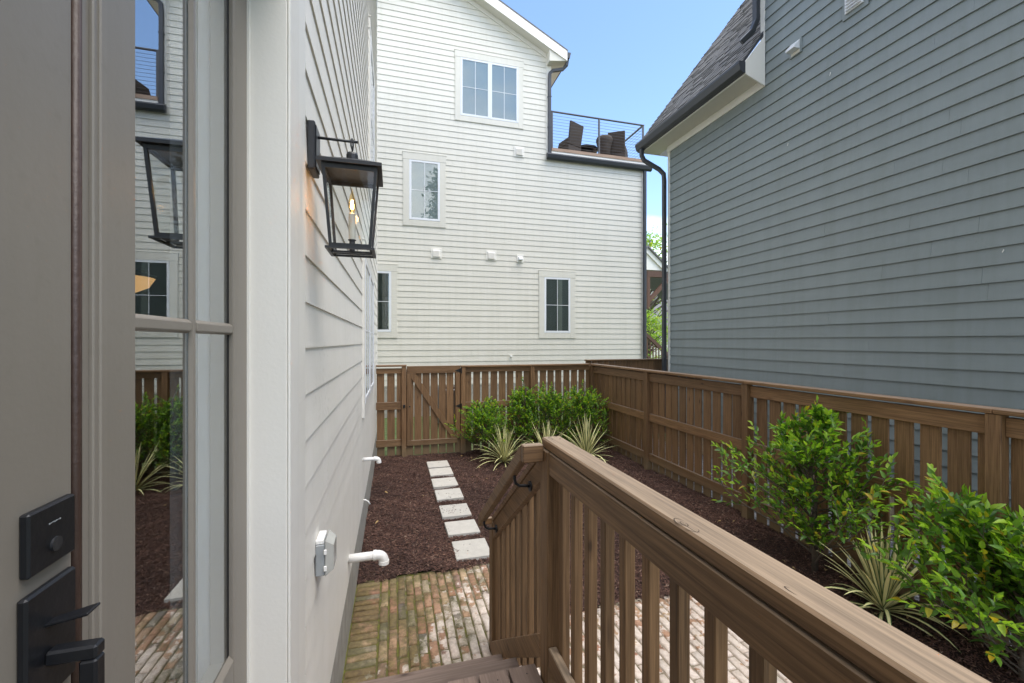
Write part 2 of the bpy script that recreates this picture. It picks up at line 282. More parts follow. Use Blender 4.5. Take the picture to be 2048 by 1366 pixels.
def shingle_mat():
    m, n, l, p = new_mat('asphalt_shingle'); g = N(n, 'ShaderNodeNewGeometry')
    r = ramp(n, [(0.0, (0.105, 0.104, 0.106)), (1.0, (0.185, 0.182, 0.182))]); l.new(g.outputs['Random Per Island'], r.inputs['Fac'])
    f = N(n, 'ShaderNodeTexNoise', Scale=60.0, Detail=4.0); l.new(g.outputs['Position'], f.inputs['Vector'])
    fv = ramp(n, [(0.3, (0.7, 0.7, 0.7)), (0.7, (1.25, 1.25, 1.25))]); l.new(f.outputs['Fac'], fv.inputs['Fac'])
    l.new(mul_val(n, l, r.outputs['Color'], fv.outputs['Color']), p.inputs['Base Color']); p.inputs['Roughness'].default_value = 0.9; return m
M['shingle'] = shingle_mat()
def yucca_mat():
    m, n, l, p = new_mat('variegated_yucca_blade'); uv = N(n, 'ShaderNodeUVMap'); sx = N(n, 'ShaderNodeSeparateXYZ'); l.new(uv.outputs['UV'], sx.inputs[0])
    r = ramp(n, [(0.0, (0.05, 0.10, 0.025)), (0.15, (0.08, 0.14, 0.035)), (0.21, (0.80, 0.74, 0.38)), (0.79, (0.82, 0.76, 0.40)), (0.85, (0.08, 0.14, 0.035)), (1.0, (0.04, 0.09, 0.03))])
    l.new(sx.outputs['X'], r.inputs['Fac']); l.new(r.outputs['Color'], p.inputs['Base Color']); p.inputs['Roughness'].default_value = 0.45
    return m
M['yucca'] = yucca_mat()

# ------------------------------------------------------------------ builders
WL = {}
def tag(o, label=None, cat=None, group=None, kind=None):
    if label: o['label'] = label
    if cat: o['category'] = cat
    if group: o['group'] = group
    if kind: o['kind'] = kind
    return o
def empty(name, loc, label, cat, group=None):
    o = bpy.data.objects.new(name, None); COL.objects.link(o); o.location = loc; o.empty_display_size = 0.1
    WL[o] = Vector(loc); return tag(o, label, cat, group)
def place(o, parent, wloc):
    COL.objects.link(o); wloc = Vector(wloc); WL[o] = wloc
    if parent is not None:
        o.parent = parent; o.location = wloc - WL[parent]
    else: o.location = wloc
    return o
class MB:
    def __init__(self): self.v = []; self.f = []; self.mi = []; self.uv = None
    def add(self, vs, fs, mi=0):
        b = len(self.v); self.v += [tuple(x) for x in vs]; self.f += [tuple(b+i for i in q) for q in fs]; self.mi += [mi]*len(fs); return self
    def box(self, x0, x1, y0, y1, z0, z1, mi=0):
        return self.add([(x0,y0,z0),(x1,y0,z0),(x1,y1,z0),(x0,y1,z0),(x0,y0,z1),(x1,y0,z1),(x1,y1,z1),(x0,y1,z1)],
                        [(3,2,1,0),(4,5,6,7),(0,1,5,4),(1,2,6,5),(2,3,7,6),(3,0,4,7)], mi)
    def prism(self, poly, vec, mi=0):
        k = len(poly); vec = Vector(vec); a = [Vector(q) for q in poly]
        return self.add(a + [q+vec for q in a], [tuple(reversed(range(k))), tuple(range(k, 2*k))] + [(i, (i+1) % k, k+(i+1) % k, k+i) for i in range(k)], mi)
    def tube(self, pts, r, n=8, cap=True, mi=0, square=False):
        pts = [Vector(q) for q in pts]; rs = r if isinstance(r, (list, tuple)) else [r]*len(pts)
        base = len(self.v); up = None; rings = []
        for i, q in enumerate(pts):
            d = (pts[min(i+1, len(pts)-1)] - pts[max(i-1, 0)]).normalized()
            if up is None: up = Vector((0, 0, 1)) if abs(d.z) < 0.9 else Vector((0, 1, 0))
            s = d.cross(up).normalized(); u = s.cross(d).normalized(); up = u
            for k in range(n):
                a = 2*math.pi*(k+0.5)/n; self.v.append(tuple(q + (s*math.cos(a) + u*math.sin(a))*rs[i]))
        for i in range(len(pts)-1):
            for k in range(n):
                self.f.append((base+i*n+k, base+i*n+(k+1) % n, base+(i+1)*n+(k+1) % n, base+(i+1)*n+k)); self.mi.append(mi)
        if cap:
            self.f.append(tuple(base+k for k in reversed(range(n)))); self.f.append(tuple(base+(len(pts)-1)*n+k for k in range(n))); self.mi += [mi, mi]
        return self
    def lathe(self, prof, c, n=16, mi=0):
        base = len(self.v)
        for (r, z) in prof:
            for k in range(n):
                a = 2*math.pi*k/n; self.v.append((c[0]+r*math.cos(a), c[1]+r*math.sin(a), c[2]+z))
        for i in range(len(prof)-1):
            for k in range(n):
                self.f.append((base+i*n+k, base+i*n+(k+1) % n, base+(i+1)*n+(k+1) % n, base+(i+1)*n+k)); self.mi.append(mi)
        self.f.append(tuple(base+k for k in reversed(range(n)))); self.f.append(tuple(base+(len(prof)-1)*n+k for k in range(n))); self.mi += [mi, mi]
        return self
    def mesh(self, name, mats, bevel=0, smooth=False, origin=None):
        v = np.array(self.v, dtype=float); lo, hi = v.min(0), v.max(0)
        c = Vector(((lo[0]+hi[0])/2, (lo[1]+hi[1])/2, (lo[2]+hi[2])/2)) if origin is None else Vector(origin)
        me = bpy.data.meshes.new(name); me.from_pydata((v - np.array(c)).tolist(), [], self.f)
        for mt in (mats if isinstance(mats, (list, tuple)) else [mats]): me.materials.append(mt)
        if any(self.mi): me.polygons.foreach_set('material_index', self.mi)
        if self.uv is not None:
            L = me.uv_layers.new(name='UVMap'); L.data.foreach_set('uv', np.array([self.uv[l.vertex_index] for l in me.loops], dtype=np.float32).ravel())
        if bevel or not smooth:
            bm = bmesh.new(); bm.from_mesh(me)
            if bevel:
                bmesh.ops.recalc_face_normals(bm, faces=bm.faces)
                es = [e for e in bm.edges if len(e.link_faces) == 2 and e.calc_face_angle(0) > 0.5]
                bmesh.ops.bevel(bm, geom=es, offset=bevel, segments=1, affect='EDGES', profile=0.5, clamp_overlap=True)
            bm.to_mesh(me); bm.free()
        if smooth: me.polygons.foreach_set('use_smooth', [True]*len(me.polygons))
        me.update(); return me, c
    def build(self, name, mats, parent=None, bevel=0, smooth=False):
        me, c = self.mesh(name, mats, bevel, smooth)
        return place(bpy.data.objects.new(name, me), parent, c)
def inst(me, name, parent, wloc, rot=None, scale=None):
    o = bpy.data.objects.new(name, me); place(o, parent, wloc)
    if rot is not None: o.rotation_euler = rot
    if scale is not None: o.scale = scale
    return o
def box(name, mat, parent, x0, x1, y0, y1, z0, z1, bevel=0.0):
    return MB().box(x0, x1, y0, y1, z0, z1).build(name, mat, parent, bevel)

# ------------------------------------------------------------------ ground, mulch, patio
g = MB(); g.add([(-300,-300,-0.07),(300,-300,-0.07),(300,500,-0.07),(-300,500,-0.07)], [(0,1,2,3)])
tag(g.build('ground', M['ground']), kind='structure')
g = MB(); g.add([(4.25,-3,-0.05),(5.9,-3,-0.05),(5.9,8.7,-0.05),(4.25,8.7,-0.05)], [(0,1,2,3)])
tag(g.build('gravel', M['gravel']), 'blue grey gravel strip between the side fence and the slate house', kind='stuff')

def hill(x, y):
    z = 0.012*math.sin(x*3.1+y*1.7) + 0.010*math.sin(x*7.3-y*5.1+1.0) + 0.006*math.sin(x*13.0+y*17.0)
    z += 0.07*max(0, min(1, (x-2.6)/1.4))
    return z
def in_mulch(x, y):
    if x < -0.32 or x > 4.16 or y > 8.48: return False
    if x < 1.25: return y > 4.13 + 0.02*math.sin(x*9) + 0.012*math.sin(x*23)
    if x < 3.25: return y > 3.21 + 0.02*math.sin(x*8) + 0.01*math.sin(x*27)
    return y > -1.5
# soil sheet under the chips
nx, ny = 90, 200
gx = np.linspace(-0.33, 4.18, nx); gy = np.linspace(-1.5, 8.55, ny)
sb = MB()
for j in range(ny):
    for i in range(nx): sb.v.append((gx[i], gy[j], hill(gx[i], gy[j]) - 0.004))
for j in range(ny-1):
    for i in range(nx-1):
        cx, cy = (gx[i]+gx[i+1])/2, (gy[j]+gy[j+1])/2
        if in_mulch(cx, cy) and cy > -1.4: sb.f.append((j*nx+i, j*nx+i+1, (j+1)*nx+i+1, (j+1)*nx+i)); sb.mi.append(0)
soil = sb.build('soil', M['soil'], smooth=True); tag(soil, kind='structure')
# loose shredded bark
def mulch_chips(count):
    rs = np.random.RandomState(5); vs = []; fs = []
    k = 0
    while k < count:
        x = rs.uniform(-0.32, 4.15); y = rs.uniform(1.2, 8.48)
        if not in_mulch(x, y + abs(rs.normal(0, 0.022))): continue
        if x > 3.0 and y < 3.2 and rs.rand() < 0.3: continue
        L = rs.uniform(0.006, 0.018) * (1.8 if rs.rand() < 0.06 else 1); W = rs.uniform(0.002, 0.0048)
        a = rs.uniform(0, math.pi*2); t = rs.normal(0, 0.28); ro = rs.normal(0, 0.5)
        ca, sa = math.cos(a), math.sin(a); z = hill(x, y) + rs.uniform(0.0, 0.016)
        dx, dy, dz = ca*math.cos(t)*L, sa*math.cos(t)*L, math.sin(t)*L
        wx, wy, wz = -sa*W*math.cos(ro), ca*W*math.cos(ro), W*math.sin(ro); h = rs.uniform(0.0015, 0.005)
        b = len(vs)
        vs += [(x-dx-wx, y-dy-wy, z-dz-wz), (x-dx*.8+wx, y-dy*.8+wy, z-dz+wz), (x+dx+wx*.6, y+dy+wy*.6, z+dz+wz), (x+dx*.9-wx, y+dy*.9-wy, z+dz-wz), (x+dx*.1, y+dy*.1, z+h)]
        fs += [(b,b+1,b+4),(b+1,b+2,b+4),(b+2,b+3,b+4),(b+3,b,b+4)]
        k += 1
    me = bpy.data.meshes.new('mulch'); me.from_pydata(vs, [], fs); me.materials.append(M['mulch']); return me
mo = bpy.data.objects.new('mulch', mulch_chips(190000)); COL.objects.link(mo)
tag(mo, 'dark brown shredded bark mulch covering the planting beds', 'mulch', kind='stuff')

# stepping stones ------------------------------------------------
stones = [(0.573,0.942,7.43,7.80,'square concrete stepping stone farthest away, nearest the wooden gate'),
          (0.572,0.940,6.93,7.31,'second concrete stepping stone counted from the wooden gate'),
          (0.571,0.942,6.41,6.81,'third concrete stepping stone counted from the wooden gate'),
          (0.573,0.940,5.88,6.26,'concrete stepping stone in the middle of the row of seven'),
          (0.582,0.950,5.32,5.71,'concrete stepping stone most sprinkled with dark bits of bark'),
          (0.590,0.956,4.80,5.16,'second concrete stepping stone counted from the brick patio'),
          (0.606,0.972,4.25,4.635,'square concrete stepping stone closest to the brick patio')]
for i, (x0, x1, y0, y1, lab) in enumerate(stones):
    mb = MB().box(-(x1-x0)/2, (x1-x0)/2, -(y1-y0)/2, (y1-y0)/2, -0.02, 0.026)
    me, c = mb.mesh('stepping_stone', M['stone'], bevel=0.005, origin=(0,0,0))
    o = inst(me, 'stepping_stone', None, ((x0+x1)/2, (y0+y1)/2, hill((x0+x1)/2, (y0+y1)/2)+0.012), (random.uniform(-.012,.012), random.uniform(-.012,.012), random.uniform(-.012,.012)))
    tag(o, lab, 'stepping stone', 'row of seven stepping stones')
# bark scraps lying on one of the stones
rs = np.random.RandomState(8); mb = MB()
for i, n in enumerate([2, 3, 6, 16, 46, 2, 3]):
    x0, x1, y0, y1, _ = stones[i]
    for k in range(n):
        x, y = rs.uniform(x0+.02, x1-.02), y0+(y1-y0)*min(0.95, max(0.03, rs.beta(1.1, 1.6)) if i != 4 else rs.uniform(.2, .95)); a = rs.uniform(0, 6.28); L, W = rs.uniform(.004,.011), rs.uniform(.002,.005)
        ca, sa = math.cos(a), math.sin(a); z = hill((x0+x1)/2, (y0+y1)/2)+0.0405
        mb.add([(x-ca*L, y-sa*L, z), (x+sa*W, y-ca*W, z), (x+ca*L, y+sa*L, z), (x-sa*W, y+ca*W, z), (x, y, z+.005)], [(0,1,4),(1,2,4),(2,3,4),(3,0,4)])
tag(mb.build('bark_scraps', M['mulch']), 'scattered dark bark crumbs lying on the stepping stones', 'bark crumbs', kind='stuff')

# brick patio ----------------------------------------------------
pb = MB(); pb.prism([(-0.33,-1.5,-0.035),(3.3,-1.5,-0.035),(3.3,3.24,-0.035),(1.27,3.24,-0.035),(1.27,4.16,-0.035),(-0.33,4.16,-0.035)], (0,0,0.026))
patio = tag(pb.build('patio', M['joint']), kind='structure')
def brick_mesh(L, Wd, seed):
    r = random.Random(seed); mb = MB(); hx, hy = Wd/2, L/2; n = 5
    top = []; pts = []
    def j(): return r.uniform(-0.003, 0.003)
    ring = []
    for (x, y) in [(-hx,-hy),(0,-hy),(hx,-hy),(hx,0),(hx,hy),(0,hy),(-hx,hy),(-hx,0)]: ring.append((x+j(), y+j()))
    inner = [(x*0.84+j()*.5, y*0.94+j()*.6) for x, y in ring]
    v = [(x, y, -0.03) for x, y in ring] + [(x, y, -0.006+j()*.5) for x, y in ring] + [(x, y, 0.0035+j()*.5) for x, y in inner] + [(0, 0, 0.004+j()*.5)]
    f = [(i, (i+1) % 8, 8+(i+1) % 8, 8+i) for i in range(8)] + [(8+i, 8+(i+1) % 8, 16+(i+1) % 8, 16+i) for i in range(8)] + [(16+i, 16+(i+1) % 8, 24) for i in range(8)]
    mb.add(v, f); me, _ = mb.mesh('brick', M['brick'], smooth=True, origin=(0,0,0)); return me
BL, BW = 0.198, 0.0585; GJ = 0.0125
bvars = [brick_mesh(BL, BW, s) for s in range(8)]; hvars = [brick_mesh(BL*0.47, BW, 40+s) for s in range(3)]
cand = []
# edge course laid across, against the wall
y = 2.2
while y + BW < 4.12:
    cand.append((-0.215, y+BW/2, 'X')); y += BW + GJ
x = -0.215 + BL/2 + GJ + BW/2; ci = 0
while x < 3.3:
    ymax = 4.115 if x < 1.24 else 3.195
    ymin = 2.2 if x < 0.66 else 0.35
    yy = ymax if ci % 2 == 0 else ymax - BL/2 - GJ/2
    if ci % 2: cand.append((x, ymax-BL*0.235, 'H'))
    while yy - BL > ymin:
        cand.append((x, yy-BL/2, 'Y')); yy -= BL + GJ
    ci += 1; x += BW + GJ
def bkey(c):
    X_, Y_ = c[0], c[1]; d = X_*math.sin(YAW)+Y_*math.cos(YAW)
    vis = (X_ < 0.75 and Y_ > 2.45) or (X_ > 0.95 and Y_ > 0.9 and X_ < 2.6 and (Y_/X_) > 0.62)
    return (0 if vis else 1, d)
cand.sort(key=bkey)
rest = MB()
for i, (x, y, k) in enumerate(cand):
    me = random.choice(hvars if k == 'H' else bvars)
    rz = (math.pi/2 if k == 'X' else 0) + random.uniform(-.018, .018) + (math.pi if random.random() < .5 else 0)
    wl_ = (x+random.uniform(-.002,.002), y+random.uniform(-.003,.003), random.uniform(-.004,.003)); rt = (random.uniform(-.02,.02), random.uniform(-.012,.012), rz)
    if i < 300: inst(me, 'brick', patio, wl_, rt)
    else:
        mt = Matrix.Translation(wl_) @ Euler(rt).to_matrix().to_4x4(); b = len(rest.v)
        rest.v += [tuple(mt @ q.co) for q in me.vertices]; rest.f += [tuple(b+q for q in pp.vertices) for pp in me.polygons]; rest.mi += [0]*len(me.polygons)
if rest.v: tag(rest.build('outer_bricks', M['brick'], patio, smooth=True), kind='stuff')

# ------------------------------------------------------------------ lap siding
def unit_board(axis, exp, t, mat):
    """unit-length lap board; outward normal given by axis: '+X','-X','-Y'; origin at bottom back, middle"""
    h = exp
    prof = [(-0.006, 0), (t, 0), (t, 0.004), (0.003, h), (-0.006, h)]
    mb = MB()
    if axis == '-Y': mb.prism([(-0.5, -n_, z) for n_, z in prof], (1, 0, 0))
    else:
        sg = 1 if axis == '+X' else -1
        mb.prism([(sg*n_, -0.5, z) for n_, z in prof], (0, 1, 0))
    me, _ = mb.mesh('siding_board', mat, origin=(0, 0, 0))
    bm = bmesh.new(); bm.from_mesh(me); bmesh.ops.recalc_face_normals(bm, faces=bm.faces); bm.to_mesh(me); bm.free()
    return me
def siding_row(me, axis, parent, plane, a, b, z, joints=(), gap=0.0018):
    cuts = [a] + sorted(q for q in joints if a+0.3 < q < b-0.3) + [b]
    for p, q in zip(cuts[:-1], cuts[1:]):
        L = q - p - (gap if q != b else 0); c = p + L/2
        dz = random.uniform(-.0016, .0016); tl = random.uniform(-.0009, .0009)/max(1, L*.35)
        if axis == '-Y': inst(me, 'siding_board', parent, (c, plane, z+dz), (0, tl, 0), (L, 1, 1))
        else: inst(me, 'siding_board', parent, (plane, c, z+dz), (tl, 0, 0), (1, L, 1))

# ------------------------------------------------------------------ near house (left)
NH = empty('house', (-4, 4, 0), 'near white lap-sided house at the left with taupe entry door', 'house')
WX = -0.333                                   # sheathing plane
un = unit_board('+X', 0.1775, 0.011, M['white_near'])
z = 2.707 - 13*0.1775
box('sheathing', M['trim'], NH, -0.55, WX-0.006, 1.64, 9.10, 0.30, 9.4)
box('sheathing', M['trim'], NH, -0.55, WX-0.006, -2.5, 1.64, 3.58, 9.4)
k = 0
while z < 9.2:
    a = 1.775 if z < 3.55 else -2.5
    js = [random.uniform(5.2, 7.8)] if z < 3.2 else [random.uniform(1.5, 4.5), random.uniform(5, 8)]
    siding_row(un, '+X', NH, WX, a, 9.05, z, js); z += 0.1775; k += 1
box('foundation', M['concrete'], NH, -0.60, -0.322, 1.5, 9.06, -0.08, 0.41, 0.004)
box('corner_board', M['trim'], NH, -0.40, -0.316, 9.05, 9.14, 0.36, 9.4, 0.003)
box('door_casing', M['trim'], NH, -0.455, -0.3255, 1.492, 1.633, 0.60, 3.399, 0.002)
box('casing_face', M['trim_rough'], NH, -0.3252, -0.3160, 1.4935, 1.633, 0.60, 3.399, 0.003)
box('casing_backer', M['trim'], NH, -0.36, -0.3225, 1.634, 1.774, 0.50, 3.57, 0.002)
box('door_header', M['trim'], NH, -0.455, -0.317, -2.5, 1.633, 3.40, 3.575, 0.004)
# far, rear walls and roof slab close the volume
box('rear_wall', M['white'], NH, -8.0, -0.42, 9.0, 9.1, -0.05, 9.4)
box('rear_wall', M['white'], NH, -8.1, -8.0, -2.6, 9.1, -0.05, 9.4)
box('rear_wall', M['white'], NH, -8.0, -0.42, -2.6, -2.5, -0.05, 9.4)
box('roof', M['shingle'], NH, -8.4, -0.1, -2.9, 9.4, 9.42, 9.6)
# interior seen through the sidelight
rm = MB(); rm.box(-5.0, -0.60, -2.0, 6.5, 0.62, 0.66); rm.box(-5.0, -0.60, -2.0, 6.5, 3.35, 3.40); rm.box(-5.0, -4.95, -2.0, 6.5, 0.66, 3.35); rm.box(-4.95, -0.60, 6.45, 6.5, 0.66, 3.35); rm.box(-4.95, -0.6, -2.0, -1.95, .66, 3.35)
rm.box(-0.60, -0.556, 1.40, 6.5, 0.62, 3.4); rm.box(-0.60, -0.556, -2.0, -1.0, 0.62, 3.4)
rm.build('room', M['dark_room'], NH)
# taupe door unit: slab, weatherstrip, mullion, sidelight
door = box('door', M['taupe'], NH, -0.485, -0.440, -0.20, 0.752, 0.70, 3.18, 0.003)
ws = MB().tube([(-0.443, 0.762, 0.70), (-0.443, 0.762, 3.24)], 0.0075, 8).build('weatherstrip', M['bronze'], door, smooth=True)
box('deadbolt', M['black'], door, -0.440, -0.429, 0.660, 0.740, 1.908, 1.988, 0.0025)
MB().tube([(-0.430, 0.702, 1.934), (-0.4262, 0.702, 1.934)], 0.0092, 20).build('key_cylinder', M['lantern'], door, smooth=False)
lg = MB()
for q in range(7): lg.box(-0.4288, -0.4284, 0.691+q*0.0030, 0.6920+q*0.0030+0.001, 1.9630+0.0005*(q % 3), 1.9650-0.0004*(q % 2))
lg.build('deadbolt_lettering', M['greybox'], door)
hp = box('handle_plate', M['black'], door, -0.440, -0.429, 0.656, 0.742, 1.738, 1.886, 0.003)
lv = MB().prism([(-0.430, 0.684, 1.834), (-0.430, 0.702, 1.834), (-0.383, 0.708, 1.843), (-0.383, 0.682, 1.843)], (0, 0, 0.004)).build('thumb_latch', M['black'], door, 0.001)
gr = MB(); gr.box(-0.429, -0.374, 0.682, 0.702, 1.784, 1.803); gr.box(-0.394, -0.374, 0.682, 0.702, 1.52, 1.7845)
gr.build('pull_handle', M['black'], door, 0.003)
sl = box('sidelight', M['taupe'], NH, -0.495, -0.4332, 0.784, 0.893, 0.66, 3.398, 0.002)       # mullion post carries the sidelight
box('jamb_step', M['taupe'], sl, -0.495, -0.4385, 0.766, 0.7835, 0.66, 3.398, 0.0015)
box('jamb_step', M['taupe'], sl, -0.495, -0.4300, 0.795, 0.812, 0.66, 3.398, 0.002)
box('stile', M['taupe'], sl, -0.495, -0.4345, 1.372, 1.484, 0.66, 3.398, 0.003)
box('stile', M['trim'], sl, -0.480, -0.4275, 1.484, 1.4915, 0.66, 3.398, 0.001)
box('bottom_rail', M['taupe'], sl, -0.494, -0.4350, 0.894, 1.371, 0.66, 1.30, 0.002)
box('top_rail', M['taupe'], sl, -0.494, -0.4350, 0.894, 1.371, 3.26, 3.397, 0.002)
sil = MB().prism([(-0.4352, 0.894, 1.300), (-0.4468, 0.894, 1.316), (-0.4468, 1.371, 1.316), (-0.4352, 1.371, 1.300)], (-0.0005, 0, -0.004)).build('glazing_bead', M['taupe'], sl)
def bar(name, poly, vec): return MB().prism(poly, vec).build(name, M['taupe'], sl, 0.0015)
bar('muntin', [(-0.4468, 1.121, 1.31), (-0.4365, 1.1235, 1.31), (-0.4365, 1.137, 1.31), (-0.4468, 1.142, 1.31)], (0, 0, 1.95))
for zz in (2.222,):
    bar('muntin', [(-0.4468, 0.894, zz-0.004), (-0.436, 0.894, zz+0.002), (-0.436, 0.894, zz+0.021), (-0.4468, 0.894, zz+0.029)], (0, 0.2225, 0))
    bar('muntin', [(-0.4468, 1.1425, zz-0.004), (-0.436, 1.1425, zz+0.002), (-0.436, 1.1425, zz+0.021), (-0.4468, 1.1425, zz+0.029)], (0, 0.229, 0))
for (ya, yb) in ((0.894, 1.128), (1.129, 1.371)):
    for (za, zb) in ((1.30, 2.234), (2.235, 3.26)):
        box('pane', M['glass'], sl, -0.4475, -0.4470, ya, yb, za, zb)
box('gasket', M['rubber'], sl, -0.4520, -0.4465, 1.358, 1.3715, 1.30, 3.26)
box('interior_jamb', M['jamb'], sl, -0.556, -0.496, 1.380, 1.400, 0.66, 3.42)
box('interior_jamb', M['jamb'], sl, -0.556, -0.496, 0.80, 0.84, 0.66, 3.42)
box('interior_wall', M['dark_room'], sl, -0.556, -0.497, 1.4005, 1.66, 0.66, 3.42)
box('interior_wall', M['dark_room'], sl, -0.556, -0.497, -1.0, 0.7995, 0.66, 3.42)
box('interior_wall', M['dark_room'], NH, -0.556, -0.40, -2.5, -0.21, 0.0, 3.30)
box('interior_wall', M['dark_room'], NH, -0.556, -0.498, -2.5, 1.66, 0.0, 0.655)

def small_window(parent, axis, plane, a0, a1, z0, z1, shade, cols=2, rows=2, sashes=1, trimw=0.17, tm='trim', curtain=None, trim_d=0.034):
    """trim, vinyl frame, muntins and panes of one window; axis '-Y' (a = X) or '+X' (a = Y)"""
    sgn = -1 if axis == '-Y' else 1
    def bx(name, mat, par, p0, p1, n0, n1, q0, q1, bev=0.0):
        lo, hi = sorted((plane+sgn*n0, plane+sgn*n1))
        if axis == '-Y': return box(name, mat, par, p0, p1, lo, hi, q0, q1, bev)
        return box(name, mat, par, lo, hi, p0, p1, q0, q1, bev)
    tm = 'white' if axis == '-Y' else tm
    i0, i1, j0, j1 = a0+trimw, a1-trimw, z0+trimw, z1-trimw*1.15
    win = bx('window', M['shade_'+shade], parent, i0, i1, 0.016, 0.019, j0, j1)
    bx('casing', M[tm], win, a0, i0, 0.0, trim_d, z0, j1, 0.003); bx('casing', M[tm], win, i1, a1, 0.0, trim_d, z0, j1, 0.003)
    bx('casing', M[tm], win, a0-0.01, a1+0.01, 0.0, trim_d+0.004, j1+0.0005, z1, 0.003); bx('casing', M[tm], win, i0+.0005, i1-.0005, 0.0, trim_d-0.004, z0, j0, 0.003)
    bx('drip_cap', M[tm], win, a0-0.02, a1+0.02, 0.0, trim_d+0.01, z1+0.0005, z1+0.012, 0.002)
    fw = 0.065; d = 0.036
    seg = (i1-i0)/sashes
    for s_ in range(sashes):
        s0, s1 = i0+s_*seg+0.001, i0+(s_+1)*seg-0.001
        bx('frame', M['vinyl'], win, s0, s0+fw, 0.016, d, j0+.001, j1-.001, 0.004); bx('frame', M['vinyl'], win, s1-fw, s1, 0.016, d, j0+.001, j1-.001, 0.004)
        bx('frame', M['vinyl'], win, s0+fw+.0005, s1-fw-.0005, 0.016, d-.002, j0+.001, j0+fw, 0.004); bx('frame', M['vinyl'], win, s0+fw+.0005, s1-fw-.0005, 0.016, d-.002, j1-fw, j1-.001, 0.004)
        p0, p1, q0, q1 = s0+fw, s1-fw, j0+fw, j1-fw
        bx('pane', M['glass_win'], win, p0, p1, 0.0245, 0.0252, q0, q1)
        if curtain: bx('curtain', M['curtain'], win, p0+(p1-p0)*curtain[0], p0+(p1-p0)*curtain[1], 0.0195, 0.0215, q0, q1)
        for c_ in range(1, cols):
            m_ = p0+(p1-p0)*c_/cols; bx('muntin', M['vinyl'], win, m_-0.007, m_+0.007, 0.0255, 0.0295, q0, q1)
        for r_ in range(1, rows):
            m_ = q0+(q1-q0)*r_/rows; bx('muntin', M['vinyl'], win, p0, p1, 0.0256, 0.0290, m_-0.007, m_+0.007)
    return win
small_window(NH, '+X', WX, 4.88, 7.25, 1.37, 3.30, 'dark', 2, 2, 2, 0.13, trim_d=0.030)
small_window(NH, '+X', WX, 6.02, 7.45, 4.25, 6.55, 'dark', 2, 2, 1, 0.13, trim_d=0.030)

# pendant lamp in the room behind the sidelight
pl = empty('pendant_lamp', (-2.15, 4.15, 2.60), 'warm glowing bowl pendant lamp inside, seen through the sidelight', 'lamp')
MB().lathe([(0.01, -0.13), (0.12, -0.12), (0.21, -0.07), (0.25, 0.0), (0.245, 0.0), (0.20, -0.06), (0.02, -0.11)], (-2.15, 4.15, 2.72), 20).build('lamp_shade', M['pendant'], pl, smooth=True)
MB().lathe([(0.255, 0.001), (0.26, 0.02), (0.03, 0.10), (0.012, 0.12)], (-2.15, 4.15, 2.72), 20).build('lamp_cap', M['black'], pl, smooth=True)
MB().tube([(-2.15, 4.15, 2.83), (-2.15, 4.15, 3.35)], 0.006).build('cord', M['black'], pl)

# wall lantern ----------------------------------------------------
LX, LY = -0.163, 1.858
LN = empty('wall_lantern', (-0.322, LY, 2.88), 'black square lantern with a lit candle bulb on the white wall', 'lantern')
box('backplate', M['lantern'], LN, -0.3225, -0.295, 1.805, 1.915, 2.872, 3.062, 0.004)
box('backplate_face', M['lantern'], LN, -0.2948, -0.291, 1.815, 1.905, 2.885, 3.050, 0.002)
MB().tube([(-0.291, LY, 3.018), (LX+0.022, LY, 3.018)], 0.0055, 10).build('arm', M['lantern'], LN, smooth=True)
MB().tube([(-0.291, LY, 2.943), (LX-0.01, LY, 2.943)], 0.004, 10).build('arm', M['lantern'], LN, smooth=True)
MB().tube([(LX, LY-0.002, 2.985), (LX-.004, LY-0.002, 3.0), (LX-.004, LY-.002, 3.022), (LX, LY-.002, 3.030), (LX+.004, LY-.002, 3.022), (LX+.004, LY-.002, 3.0), (LX, LY-.002, 2.972)], 0.0035, 8).build('hook', M['lantern'], LN, smooth=True)
MB().lathe([(0.023, 0.0), (0.023, 0.026), (0.020, 0.034), (0.006, 0.036)], (LX, LY, 2.935), 20).build('cap', M['lantern'], LN)
rf = MB(); h = 0.119
rf.prism([(LX-h, LY-h, 2.884), (LX+h, LY-h, 2.884), (LX+h, LY+h, 2.884), (LX-h, LY+h, 2.884)], (0, 0, 0.013))
rf.add([(LX-h, LY-h, 2.8972), (LX+h, LY-h, 2.8972), (LX+h, LY+h, 2.8972), (LX-h, LY+h, 2.8972), (LX-.03, LY-.03, 2.938), (LX+.03, LY-.03, 2.938), (LX+.03, LY+.03, 2.938), (LX-.03, LY+.03, 2.938)],
       [(3,2,1,0),(4,5,6,7),(0,1,5,4),(1,2,6,5),(2,3,7,6),(3,0,4,7)])
rf.build('roof', M['lantern'], LN)
ht, hb, zt, zb = 0.102, 0.078, 2.884, 2.570
def corner(sx, sy, t, inset=0): hh = hb + (ht-hb)*t - inset; return Vector((LX+sx*hh, LY+sy*hh, zb+(zt-zb)*t))
for sx, sy in ((-1,-1),(1,-1),(1,1),(-1,1)):
    a, b = corner(sx, sy, 0), corner(sx, sy, 1); r_ = 0.0095
    q = MB().add([(a.x-sx*r_*1.2, a.y-sy*r_*1.2, a.z), (a.x, a.y-sy*r_*1.2, a.z), (a.x, a.y, a.z), (a.x-sx*r_*1.2, a.y, a.z), (b.x-sx*r_*1.2, b.y-sy*r_*1.2, b.z), (b.x, b.y-sy*r_*1.2, b.z), (b.x, b.y, b.z), (b.x-sx*r_*1.2, b.y, b.z)],
                 [(0,1,2,3),(7,6,5,4),(0,4,5,1),(1,5,6,2),(2,6,7,3),(3,7,4,0)])
    q.build('frame_bar', M['lantern'], LN)
